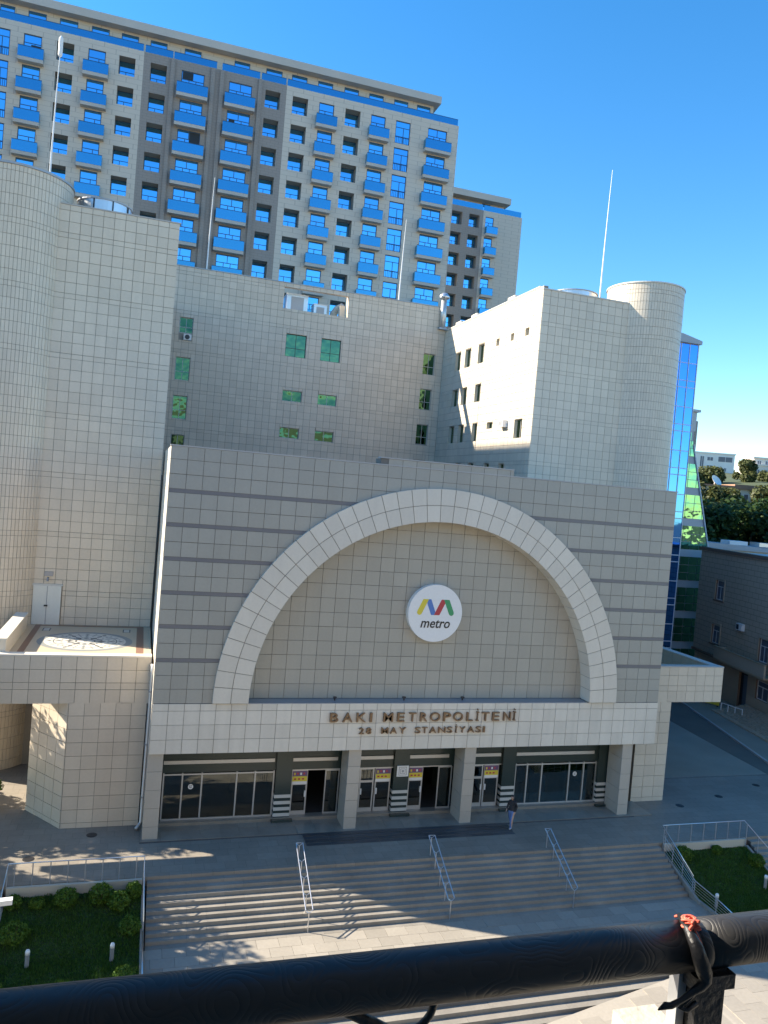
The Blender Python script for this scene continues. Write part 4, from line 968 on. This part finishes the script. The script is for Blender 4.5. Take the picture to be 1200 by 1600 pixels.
# ------------------------------------------------------------------ glass buildings by the side street
bt = thing('glass_tower', 'deep blue curtain-wall tower behind the round turret', 'building', (41, 22, 0))
MB().box(36.8, 44.9, 22.05, 40, 0, 32.0).build('tower_body', 'b_frame', bt)
MB().xprism([(36.6, 32.0), (45.1, 32.0), (45.1, 32.3), (43.0, 32.75), (36.6, 32.75)], 21.7, 40.2).build('roof_edge', 'spandrel', bt)
ze = []; z = 32.0
while z > 1:
    for h in (1.72, 1.55, .6):
        ze.append(z); z -= h
fr_ = MB(); xe = [44.95-.9*i for i in range(9)]
for z in ze: fr_.box(37.6, 44.98, 21.96, 22.05, z-.035, z+.035)
for x in xe: fr_.box(x-.035, x+.035, 21.95, 22.05, .5, 32)
fr_.build('mullion_grid', 'b_mull', bt)
pm = {}
field = MB()
for i in range(8):
    for j in range(len(ze)-1):
        a, b, c, d = xe[i+1]+.04, xe[i]-.04, ze[j+1]+.04, ze[j]-.04
        if i < 4:
            k = round(d-c, 2)
            if k not in pm: pm[k] = MB().box(0, b-a, 0, .02, 0, d-c).mesh('pane', 'b_tower')
            link('pane', pm[k], bt, (a, 21.99, c))
        else: field.box(a, b, 21.99, 22.01, c, d)
o = field.build('pane_field', 'b_tower', bt); o['kind'] = 'stuff'
gt = thing('glass_building', 'green glass building with grey bands and a slanting outer edge', 'building', (51, 31, 0))
edge = lambda z: 52.55 + max(0, (24.2-z))*.285
MB().xprism([(45.5, 0), (edge(0), 0), (edge(24.2), 24.2), (52.5, 25.6), (45.5, 25.6)], 31.06, 44).build('body', 'spandrel', gt)
MB().box(46, 53.0, 31.4, 40, 25.6, 27.6).build('roof_room', 'grey_metal', gt); MB().box(45.9, 53.3, 31.2, 40.1, 27.6, 27.85).build('roof_cap', 'grey_metal', gt)
MB().box(52.6, 54.9, 33.5, 40, 18, 27.0).build('rear_wall', 'a_grey', gt)
z = 25.4
while z > .5:
    lo = z-2.42
    for za, zb_ in ((lo, lo+.75), (lo+.8, lo+1.55), (lo+1.6, z)):
        x = 46.0
        while x < edge(za)-.3:
            xa, xb = x+.03, min(x+1.05-.03, edge((za+zb_)/2)-.06)
            xc0, xc1 = min(xb, edge(za)-.06), min(xb, edge(zb_)-.06)
            if x > 50 and xb > xa+.1:
                if xc1 < xb or xc0 < xb: MB().xprism([(xa, za), (min(x+1.02, edge(za)-.05), za), (min(x+1.02, edge(zb_)-.05), zb_), (xa, zb_)], 31.0, 31.03).build('pane', 'g_glass', gt)
                else: MB().box(xa, xb, 31.0, 31.03, za, zb_).build('pane', 'g_glass', gt)
            x += 1.05
    z -= 3.2
MB().tube([(edge(0)+.02, 30.98, 0), (edge(24.2)+.02, 30.98, 24.2)], .09, 6).build('edge_mullion', 'b_mull', gt)

# brown stone building on the right
bb = thing('stone_building', 'brown stone-clad building with white windows and a tan balcony by the kerb', 'building', (52, 24, 0))
bu = Vector((-.208, -.978)); brz = math.atan2(-.978, -.208); bo = (52.58, 28.27, 0)
M['brown_c'] = mat('brown_stone_courses', (.48, .39, .29), .7, stain=.12, courses=(.48, 1.15, .09, .45))
bh = [(3.33, 4.75, 9.1, 10.95), (3.3, 4.7, 4.95, 6.7), (11.2, 12.6, 4.9, 6.9)]
wall('upper_wall', ['brown_c', 'roofbrown'], bb, bo, brz, 0, 24, 3.75, 13.6, bh, .3)
gh = [(8.2, 9.6, .15, 3.3), (10.9, 12.7, 1.6, 3.25)]
wall('lower_wall', ['brown_stone', 'roofbrown'], bb, (bo[0]+.25*.978, bo[1]-.25*.208, 0), brz, 0, 24, 0, 3.75, gh, .3)
MB().box(.0, 24, .56, 14, 0, 13.5).build('body', 'brown_stone', bb, bo, brz)
MB().box(-.15, 24.1, -.18, .6, 13.6, 13.9).build('roof_trim', 'roofbrown', bb, bo, brz); MB().box(.2, 24, .6, 14, 13.5, 13.62).build('flat_roof', 'grey_metal', bb, bo, brz)
MB().box(-.1, 24, -.12, .25, 3.6, 3.85).build('string_course', 'roofbrown', bb, bo, brz)
for a, b, c, d in bh:
    window(bb, bo, brz, a, b, c, d, .14, 'white_metal', 'g_dark' if False else 'far_win', (('h', .68, 0, 1), ('v', .45, 0, .68)), .07)
    MB().box(a-.2, b+.2, -.1, 0, c-.16, c-.02).build('window_sill', 'roofbrown', bb, bo, brz); MB().box(a-.22, a-.02, -.05, 0, c, d+.2).box(b+.02, b+.22, -.05, 0, c, d+.2).box(a-.02, b+.02, -.05, 0, d, d+.2).build('window_surround', 'brown_stone', bb, bo, brz)
window(bb, bo, brz, 10.9, 12.7, 1.6, 3.25, .4, 'white_metal', 'far_win', (('h', .68, 0, 1), ('v', .45, 0, .68)), .09)
dd_ = MB().box(8.25, 9.55, .45, .5, .15, 3.25).build('door', 'dark_metal', bb, bo, brz); MB().box(8.7, 9.5, .43, .45, .3, 3.1).build('door_glass', 'far_win', dd_, bo, brz)
bl = MB().box(6.0, 14, -1.1, 0, 3.85, 4.0).build('balcony', 'tan', bb, bo, brz); MB().box(6.0, 14, -1.1, -.95, 4.0, 5.0).box(6.0, 6.15, -.95, 0, 4.0, 5.0).build('parapet', 'brown_stone', bl, bo, brz)
MB().box(5.96, 14, -1.14, -.9, 5.0, 5.1).build('parapet_cap', 'tan', bl, bo, brz)
ac3 = thing('wall_air_conditioner', 'white air conditioner box on the brown stone wall', 'air conditioner', (51, 20.5, 7.2))
MB().box(7.95, 8.85, -.35, -.03, 7.0, 7.6).build('case', 'white_metal', ac3, bo, brz); MB().box(8.02, 8.4, -.36, -.35, 7.08, 7.52).build('fan_grille', 'dark_metal', ac3, bo, brz); MB().box(8.1, 8.15, -.3, 0, 6.93, 7.0).box(8.6, 8.65, -.3, 0, 6.93, 7.0).build('bracket', 'dark_metal', ac3, bo, brz)
# apron of rough stone setts, yellow sign and white chain by the door
ap = thing('stone_ramp', 'rough cobbled ramp rising to the brown building beside the kerb', 'ramp', (48, 14.5, .1))
q = random.Random(5); mb = MB()
for i in range(34):
    for j in range(16):
        u = i*.3+q.uniform(-.04, .04); v = j*.2; h = .14+max(0, (j-2))*.045
        mb.box(u, u+.26, v, v+.17, 0, h+q.uniform(-.02, .03))
o = mb.build('cobbles', 'brown_stone', ap, (50.6-.978*3.35, 18.9+.208*3.35-.6, .1), brz); o['kind'] = 'stuff'
ys = thing('yellow_sign_board', 'yellow sign board leaning by the kerb under the right wing', 'sign', (48.5, 20.7, .1))
MB().box(-.9, .9, -.04, .04, .15, .95).build('board', 'yellow', ys, (48.6, 20.7, .1), R(-65)); MB().box(-.8, -.7, -.05, .05, 0, .15).box(.7, .8, -.05, .05, 0, .15).build('foot', 'dark_metal', ys, (48.6, 20.7, .1), R(-65))
wc = thing('white_chain_fence', 'low white chain fence beside the cobbled ramp', 'fence', (48.1, 17.5, .1))
for i in range(4):
    p = Vector((47.95, 18.5, 0)).lerp(Vector((48.3, 16.4, 0)), i/3); MB().tube([(p.x, p.y, .1), (p.x, p.y, .95)], .04, 8).build('post', 'white_metal', wc)
MB().box(0, 2.13, -.02, .02, .8, .86).build('chain', 'white_metal', wc, (47.95, 18.5, .1), math.atan2(-2.1, .35))

# ------------------------------------------------------------------ trees, hill and far buildings
def tree(x, y, z, h, cr, ch, label, leaf='leaf', n=5000, ls=.14, seed=0, group=None, name='tree', trunk_r=.2, clumps=14):
    q = random.Random(seed); t = thing(name, label, 'tree', (x, y, z), 0, group)
    tr = MB(); th_ = h-ch*.75
    tr.tube([(x, y, z-.2), (x+.1, y, z+th_*.5), (x+.05, y+.1, z+th_), (x, y, z+h-ch*.3)], [trunk_r*1.3, trunk_r, trunk_r*.8, trunk_r*.25], 8)
    cl = []
    for k in range(clumps):
        a = q.uniform(0, 6.283); rr = cr*q.uniform(.15, .78)**.8; zz = z+h-ch+ch*q.uniform(.12, .88)
        f = 1-abs((zz-(z+h-ch*.55))/(ch*.62))**2; rr *= max(.3, f)
        c = Vector((x+rr*math.cos(a), y+rr*math.sin(a), zz)); cl.append((c, cr*q.uniform(.28, .46)))
        if k < 9: tr.tube([(x+.03, y, z+th_*q.uniform(.7, 1.1)), ((x+c.x)/2, (y+c.y)/2, (z+th_+c.z)/2), tuple(c)], [trunk_r*.5, trunk_r*.3, trunk_r*.1], 6)
    tr.build('trunk', 'bark', t)
    lf = MB()
    for _ in range(n):
        c, r_ = q.choice(cl); v = Vector((q.gauss(0, 1), q.gauss(0, 1), q.gauss(0, 1))).normalized(); p = c+v*r_*(q.random()**.42)*Vector((1, 1, .8)).length/1.62
        d = (v+Vector((q.gauss(0, .7), q.gauss(0, .7), q.gauss(0, .7)+.5))).normalized(); e = Matrix.Rotation(q.uniform(0, 6.28), 3, d) @ d.orthogonal().normalized(); f2 = d.cross(e); s_ = ls*q.uniform(.6, 1.3)
        lf.face([p-e*s_, p-f2*s_*.55, p+e*s_, p+f2*s_*.55])
    lf.build('crown', leaf, t)
SG = 'street trees beside the left wing'
for i, (x, y, z, h, cr, lb) in enumerate([(-11.4, 4.5, 0, 8.8, 2.9, 'street tree nearest the beam end of the left wing'), (-13.9, 7.2, 0, 10, 2.9, 'street tree behind the left wing near the rounded tower'), (-10.9, -1.6, 0, 9.3, 2.9, 'street tree at the upper corner of the shaded lawn'), (-10.4, -6.0, -1.4, 9.4, 2.8, 'street tree at the low end of the shaded lawn'), (-15.8, .8, 0, 10.8, 3.0, 'taller street tree set back behind the others')]):
    tree(x, y, z, h, cr, h*.72, lb, 'leaf', 6500, .17, 11+i, SG)
tree(-7.35, 4.1, 0, 1.7, .8, 1.5, 'small leafy shrub at the passage under the left wing', 'bush', 1500, .09, 15, None, 'shrub', .05, 7)
def hz(x, y):
    d = math.hypot(x-CAM.x, y-CAM.y)
    pts = [(0, -.5), (84, -.5), (112, 5), (135, 13), (160, 18.5), (220, 25), (300, 33), (420, 41), (620, 52), (1200, 60)]
    for (a, za), (b, zb_) in zip(pts[:-1], pts[1:]):
        if a <= d <= b: return za+(zb_-za)*(d-a)/(b-a)+ (noise.noise((x*.02, y*.02, 0))*3 if d > 150 else 0)
    return 60
mb = MB(); nx, ny = 60, 44; X0, X1, Y0, Y1 = 50, 900, 10, 700
gp = lambda i, j: (X0+(X1-X0)*(i/nx)**1.8, Y0+(Y1-Y0)*(j/ny)**1.6)
for i in range(nx+1):
    for j in range(ny+1): x, y = gp(i, j); mb.v.append((x, y, hz(x, y)-.05))
for i in range(nx):
    for j in range(ny): k = i*(ny+1)+j; mb.f.append((k, k+ny+1, k+ny+2, k+1)); mb.m.append(0)
tag(mb.build('hill', 'hill', smooth=True), kind='structure')
DG = 'dark trees behind the brown building'
for i, (x, y, h, cr) in enumerate([(71, 50, 20.2, 5.2), (78.5, 50, 21.3, 5.4), (85.5, 46.5, 20.3, 5.2), (74.5, 58, 20.5, 5.0), (83, 56, 20.5, 5.2), (92, 51, 20, 5.2), (68.8, 45.5, 15.5, 3.9), (77.5, 43, 16, 4.2)]):
    tree(x, y, 0, h, cr*1.15, h*.95, ['dark leafy tree whose crown touches the green glass building', 'tallest dark leafy tree behind the brown building roof', 'dark leafy tree beside the tallest one behind the brown building', 'dark tree filling the gap behind the green glass building', 'dark tree in the second row behind the tallest one', 'dark tree at the outer end of the row below the cream villa', 'lower dark tree right against the green glass edge', 'lower dark tree just over the brown building roof'][i], 'leaf_d', 9000, .36, 40+i, DG, 'tree', .4, 30)
OG = 'olive trees on the hillside'
for i, (x, y, h, cr) in enumerate([(93.5, 79, 7, 3.3), (99, 77, 6.5, 3.2), (111.5, 80, 6.5, 3.4), (116, 73, 7, 3.6), (121, 77, 7, 3.6), (146, 140, 3.6, 3.4), (157, 139, 5.8, 2.3), (137, 140, 3.2, 4), (166, 138, 2.2, 3), (180, 148, 3, 4), (199, 168, 3, 4)]):
    tree(x, y, hz(x, y), h, cr*1.4, h*1.0, ['olive tree under the long low house by the green glass edge', 'olive tree under the middle of the long low house', 'olive tree before the plain end of the long low house', 'olive tree at the wall end below the hill', 'rounded olive tree on the slope below the cream villa', 'olive tree before the white villa wall', 'tall pointed tree beside the white villa', 'low tree at the white villa corner by the glass edge', 'low tree on the slope right of the white villa', 'small olive tree on the far ridge between villas', 'small olive tree under the cream villa'][i], 'leaf_o', 6500, .42, 70+i, OG, 'tree', .25, 20)
lh = thing('low_house', 'long low house with a red roof edge on the slope above the dark trees', 'house', (106, 87, 17))
hr = math.atan2(-2.74, 8.64)
MB().box(-3, 16, 0, 6, 0, 5.2).build('wall', 'plaster', lh, (100, 89.5, 17.8), hr); MB().box(-3.3, 8, -.5, 6.4, 5.2, 5.55).box(8, 16.3, -.4, 6.4, 5.0, 5.9).build('roof', 'rooftile', lh, (100, 89.5, 17.8), hr)
for k in range(5): window(lh, (100, 89.5, 17.8), hr, 1+3*k, 2+3*k, 2.6, 4.2, -.05, 'white_metal', 'far_win', (), .1)
dm = thing('roof_dish', 'white satellite dish on the long low house', 'dish', (104.3, 88, 23.3))
MB().lathe([(.05, 0), (.7, .12), (1.15, .4), (1.2, .45)], 20, cap=False).build('bowl', 'sign_white', dm, (104.3, 88.5, 23.95)).rotation_euler = (R(55), 0, R(15)); MB().tube([(104.3, 88.6, 23.2), (104.3, 88.6, 24.1)], .08, 6).build('stand', 'white_metal', dm)
def villa(name, label, org, rz, w_, d_, h_, wm_, wins, z_base):
    t = thing(name, label, 'house', org)
    MB().box(0, w_, 0, d_, 0, h_).build('wall', wm_, t, org, rz); MB().box(-.3, w_+.3, -.3, d_+.3, h_, h_+.5).build('roof', wm_, t, org, rz)
    for a, b, c, d in wins: window(t, org, rz, a, b, c, d, -.06, 'far_white', 'far_win', (('v', .5, 0, 1),), .15)
    return t
fr_rz = -yaw
v1 = Vector((200.5, 215.5, 30))
villa('white_villa', 'white modern villa with dark windows on the hill beside the green glass building', v1, fr_rz-.1, 15.5, 10, 11.6, 'far_white', [(5.2, 7.6, 8.8, 10.4), (5.2, 7.6, 5.6, 7.2), (5.2, 7.6, 2.5, 4.1), (9.3, 14.8, 8.6, 10.8), (9.3, 10.6, 3.2, 6.2), (11.6, 12.8, 5, 6.6), (11.6, 12.8, 2, 3.6), (2.6, 4.2, 1, 10.6)], 28)
v2 = Vector((191.5, 177.5, 25.5))
villa('cream_villa', 'cream stepped villa on the far hill at the edge of the view', v2, fr_rz-.1, 13, 10, 10.2, 'far_cream', [(.8+2.4*i, 2.2+2.4*i, z, z+1.6) for i in range(5) for z in (1.5, 4.4, 7.4)], 25.5)
v3 = villa('cream_villa', 'taller cream part of the stepped villa set above its lower floors', v2+Vector((2.6, -.6, 0)), fr_rz-.1, 12, 9, 12.6, 'far_cream', [(1+2.6*i, 2.5+2.6*i, z, z+1.6) for i in range(4) for z in (7.6, 10.4)], 25.5)
sh = thing('flat_roof_house', 'low house with a pale blue-grey metal roof behind the brown building', 'house', (66, 37, 0))
MB().box(-4, 14, 0, 5, 0, 13.3).build('wall', 'plaster', sh, (62.5, 39, 0), -.25); MB().xprism([(-4.4, 13.3), (14.4, 13.3), (14.4, 13.6), (-4.4, 14.1)], -.5, 5.5).build('roof', 'spandrel', sh, (62.5, 39, 0), -.25)
for k in range(3): MB().box(2.5+3.6*k, 4.7+3.6*k, .2, 2.4, 13.9, 14.35).build('roof_hatch', ('white_metal', 'galv')[k % 2], sh, (62.5, 39, 0), -.25)

# ------------------------------------------------------------------ the viewpoint: balcony railing and the building it belongs to
vb = thing('viewpoint_building', 'plain plastered building whose balcony the picture is taken from', 'building', (0, -38, -3))
MB().box(-30, 40, -50, -37.4, -3, 27).build('wall', 'camera_bldg', vb); MB().box(-9, -3.05, -37.4, -34.02, -3, 27).build('unseen_shading_bay', 'camera_bldg', vb)  # unseen bay on the left, added to shade that part of the rail
MB().box(-3.04, 3.4, -37.4, -35.22, 14.95, 15.2).build('balcony_floor', 'cement', vb)
br = thing('balcony_railing', 'black embossed tube balcony railing with iron scrollwork', 'railing', (-.3, -35.3, 15.2))
RYy, RZz = -35.295, 16.227
MB().tube([(-3.04+.32*i, RYy, RZz) for i in range(9)]+[(-.372, RYy, RZz)], .0305, 40).build('top_rail', 'rail', br, smooth=True)
MB().tube([(-.366, RYy, RZz+.001)]+[(-.3+.37*i, RYy, RZz+.001) for i in range(11)], .0305, 40).build('top_rail', 'rail', br, smooth=True)
MB().tube([(-.375, RYy, RZz), (-.371, RYy, RZz), (-.363, RYy, RZz), (-.359, RYy, RZz)], [.0305, .0318, .0318, .0305], 32).build('joint_collar', 'rail', br, smooth=True)
for x in (-2.2, -.353, 1.6):
    p_ = MB().box(x-.022, x+.022, RYy-.022, RYy+.022, 15.2, RZz-.022).build('post', 'iron', br)
    MB().box(x-.03, x+.03, RYy-.03, RYy+.03, RZz-.045, RZz-.026).build('post_collar', 'iron', p_)
MB().box(-3.0, 3.3, RYy-.012, RYy+.012, 15.3, 15.325).build('bottom_rail', 'iron', br)
def scroll(pts, r):
    pts = [Vector((x, RYy, z)) for x, z in pts]; q = []                 # smooth the polyline
    for i in range(len(pts)-1):
        p0, p1, p2, p3 = pts[max(i-1, 0)], pts[i], pts[i+1], pts[min(i+2, len(pts)-1)]
        for k in range(6):
            t = k/6; q.append(.5*((2*p1)+(p2-p0)*t+(2*p0-5*p1+4*p2-p3)*t*t+(3*p1-p0-3*p2+p3)*t**3))
    q.append(pts[-1]); MB().tube(q, r, 10).build('scroll', 'iron', br, smooth=True)
for dx in (-1.86, -.93, 0, 1.5):
    scroll([(-.731+dx, 16.203), (-.7305+dx, 16.19), (-.735+dx, 16.177), (-.746+dx, 16.166), (-.765+dx, 16.155), (-.8+dx, 16.12), (-.815+dx, 16.05), (-.79+dx, 15.95)], .0046)
    scroll([(-.754+dx, 16.204), (-.757+dx, 16.196), (-.7625+dx, 16.193), (-.766+dx, 16.199), (-.762+dx, 16.206)], .0036)
    scroll([(-.87+dx, 16.212), (-.845+dx, 16.2), (-.82+dx, 16.186), (-.795+dx, 16.172), (-.765+dx, 16.15), (-.735+dx, 16.1), (-.72+dx, 15.9), (-.76+dx, 15.6), (-.8+dx, 15.32)], .0066)
    scroll([(-.903+dx, 16.204), (-.914+dx, 16.192), (-.923+dx, 16.175), (-.93+dx, 16.1), (-.9+dx, 15.8), (-.88+dx, 15.32)], .0055)
# strap tied with red string
stp = thing('black_strap', 'twisted black strap hanging from the balcony railing joint', 'strap', (-.36, RYy-.03, 16.1))
SP = [(-.385, RYy+.01, RZz+.035), (-.392, RYy-.016, RZz+.031), (-.392, RYy-.034, RZz+.018), (-.388, RYy-.038, RZz+.003), (-.381, RYy-.039, RZz-.013), (-.380, RYy-.04, RZz-.022), (-.386, RYy-.04, RZz-.029), (-.397, RYy-.04, RZz-.034), (-.414, RYy-.04, RZz-.043), (-.428, RYy-.04, RZz-.048), (-.436, RYy-.04, RZz-.047), (-.447, RYy-.04, RZz-.051)]
MB().tube(SP, [.004, .006, .0085, .010, .010, .008, .006, .0045, .0035, .004, .0045, .001], 12).build('strap', 'iron', stp, smooth=True)
MB().tube([(-.387, RYy-.038, RZz-.03), (-.398, RYy-.036, RZz-.045), (-.412, RYy-.036, RZz-.056), (-.40, RYy-.036, RZz-.060), (-.385, RYy-.034, RZz-.054)], [.004, .003, .002, .0035, .004], 8).build('strap_tail', 'iron', stp, smooth=True)
rs = thing('red_string', 'red string knotted round the railing joint', 'string', (-.37, RYy, RZz+.03))
for k in range(2):
    MB().tube([(-.381-.003*k+.002*math.sin(a*3), RYy+.034*math.sin(a), RZz+.0345*math.cos(a)) for a in [-1.9+2.6*i/24 for i in range(25)]], .0017, 6).build('wrap', 'string', rs, smooth=True)
q = random.Random(2)
kn = [(-.387+.008*math.sin(i*.62)+.002*math.sin(i*.23), RYy-.014+.008*math.cos(i*.41), RZz+.038+.006*math.sin(i*.27)) for i in range(90)]
MB().tube(kn, .0016, 6).build('knot', 'string', rs, smooth=True)
sb = thing('stone_bracket', 'small weathered stone bracket below the railing post', 'bracket', (-.38, RYy+.05, 15.2))
MB().box(-.445, -.379, RYy-.02, RYy+.05, 15.2, RZz-.112).build('block', 'cement', sb)
MB().box(-.389, -.3765, RYy-.004, RYy+.014, 15.2, RZz-.03).build('post_lit_face', 'galv', sb)  # pale sheet stands in for the post's sunlit left face
lp = thing('street_lamp', 'white street lamp head on a pole beside the shaded lawn', 'lamp', (-4.75, -12.5, -2.4))
MB().tube([(-4.75, -12.5, -2.5), (-4.75, -12.5, 4.1), (-4.6, -12.5, 4.22), (-4.3, -12.5, 4.24)], .05, 10).build('pole', 'white_metal', lp)
MB().box(-.38, .1, -.1, .1, -.06, .08).build('lamp_head', 'sign_white', lp, (-3.9, -12.5, 4.27), .1)

# ------------------------------------------------------------------ the walker
def person(x, y, z, rz):
    t = thing('person', 'person in black jacket and blue jeans with a backpack walking past the entrance', 'person', (x, y, z), rz)
    J = {'pelvis':(0,0,.92,.135,.105),'waist':(0,.0,1.06,.15,.12),'chest':(0,.02,1.27,.175,.13),'neckb':(0,.02,1.43,.075,.065),'neck':(0,.0,1.5,.052,.052),'head':(0,-.03,1.58,.075,.085),'crown':(0,-.02,1.645,.06,.07),
         'hipL':(.09,0,.86,.115,.115),'kneeL':(.1,-.16,.5,.085,.085),'ankL':(.1,-.14,.1,.066,.07),'toeL':(.1,-.3,.05,.036,.034),
         'hipR':(-.09,0,.86,.115,.115),'kneeR':(-.1,.08,.49,.085,.085),'ankR':(-.1,.3,.14,.066,.07),'toeR':(-.1,.2,.04,.036,.034),
         'shL':(.17,.02,1.38,.068,.068),'elL':(.22,.12,1.13,.05,.05),'wrL':(.2,.02,.92,.034,.034),'haL':(.19,-.03,.84,.034,.022),
         'shR':(-.17,.02,1.38,.068,.068),'elR':(-.23,-.04,1.12,.05,.05),'wrR':(-.18,-.22,1.0,.034,.034),'haR':(-.16,-.28,.95,.034,.022)}
    for s, h in (('L', 1), ('R', -1)):
        hx, hy, hzz, *_ = J['ha'+s]
        for i, (dx, ln) in enumerate(((-.024, .06), (-.008, .07), (.009, .066), (.025, .05))): J[f'f{s}{i}'] = (hx+dx, hy-.025, hzz-ln*.9, .009, .009)
        J['th'+s] = (hx-.045*h, hy-.03, hzz-.01, .01, .01)
    E_ = [('pelvis','waist'),('waist','chest'),('chest','neckb'),('neckb','neck'),('neck','head'),('head','crown')]
    for s in 'LR':
        E_ += [('pelvis','hip'+s),('hip'+s,'knee'+s),('knee'+s,'ank'+s),('ank'+s,'toe'+s),('chest','sh'+s),('sh'+s,'el'+s),('el'+s,'wr'+s),('wr'+s,'ha'+s)]
        E_ += [('ha'+s, f'f{s}{i}') for i in range(4)]+[('ha'+s, 'th'+s)]
    nm = list(J); me = bpy.data.meshes.new('body'); me.from_pydata([J[k][:3] for k in nm], [(nm.index(a), nm.index(b)) for a, b in E_], [])
    o = bpy.data.objects.new('body', me); COL.objects.link(o); md = o.modifiers.new('s', 'SKIN'); md.use_smooth_shade = True
    for i, k in enumerate(nm):
        sv = me.skin_vertices[0].data[i]; sv.radius = J[k][3:5]; sv.use_root = k == 'pelvis'
    o.modifiers.new('d', 'SUBSURF').levels = 2
    dg = bpy.context.evaluated_depsgraph_get(); dg.update(); b2 = bpy.data.meshes.new_from_object(o.evaluated_get(dg)); bpy.data.objects.remove(o)
    b2.materials.clear()
    for k in ('skin', 'jacket', 'jeans', 'shoe'): b2.materials.append(M[k])
    for p in b2.polygons:
        c = p.center; arm = abs(c.x) > .145 and c.z < 1.2
        if c.z < .11 and True: mi = 3
        elif c.z < .93 and not arm: mi = 2
        elif c.z > 1.475 or (abs(c.x) > .125 and ((c.x > 0 and c.z < .91) or (c.x < 0 and c.y < -.225))): mi = 0
        else: mi = 1
        p.material_index = mi; p.use_smooth = True
    bo_ = link('body', b2, None); bo_.parent = t
    hd = MB().lathe([(.001, 1.72), (.05, 1.705), (.085, 1.66), (.092, 1.6), (.088, 1.54), (.07, 1.5)], 16, (0, .008)).build('hair', 'hair', None, smooth=True); hd.parent = t
    fc = MB().lathe([(.001, 1.505), (.045, 1.515), (.066, 1.56), (.068, 1.61), (.05, 1.655)], 14, (0, -.05)).build('face', 'skin', None, smooth=True); fc.parent = t
    e_ = MB().box(-.04, -.02, -.119, -.11, 1.595, 1.605).box(.02, .04, -.119, -.11, 1.595, 1.605).box(-.02, .02, -.117, -.11, 1.537, 1.543).build('features', 'hair', None); e_.parent = t
    ns = MB().xprism([(-.009, 1.56), (.009, 1.56), (0, 1.6)], -.13, -.105).build('nose', 'skin', None); ns.parent = t
    bp = MB().box(-.13, .13, .12, .26, 1.02, 1.4).box(-.1, .1, .25, .29, 1.06, 1.22).build('backpack', 'jacket', None); bp.parent = t
    for s in (-1, 1):
        st = MB().tube([(s*.09, .14, 1.4), (s*.1, .02, 1.475), (s*.1, -.1, 1.38), (s*.1, -.1, 1.2), (s*.12, .1, 1.08)], .016, 6).build('backpack_strap', 'black', None); st.parent = t
person(18.15, -.78, .03, R(-55))
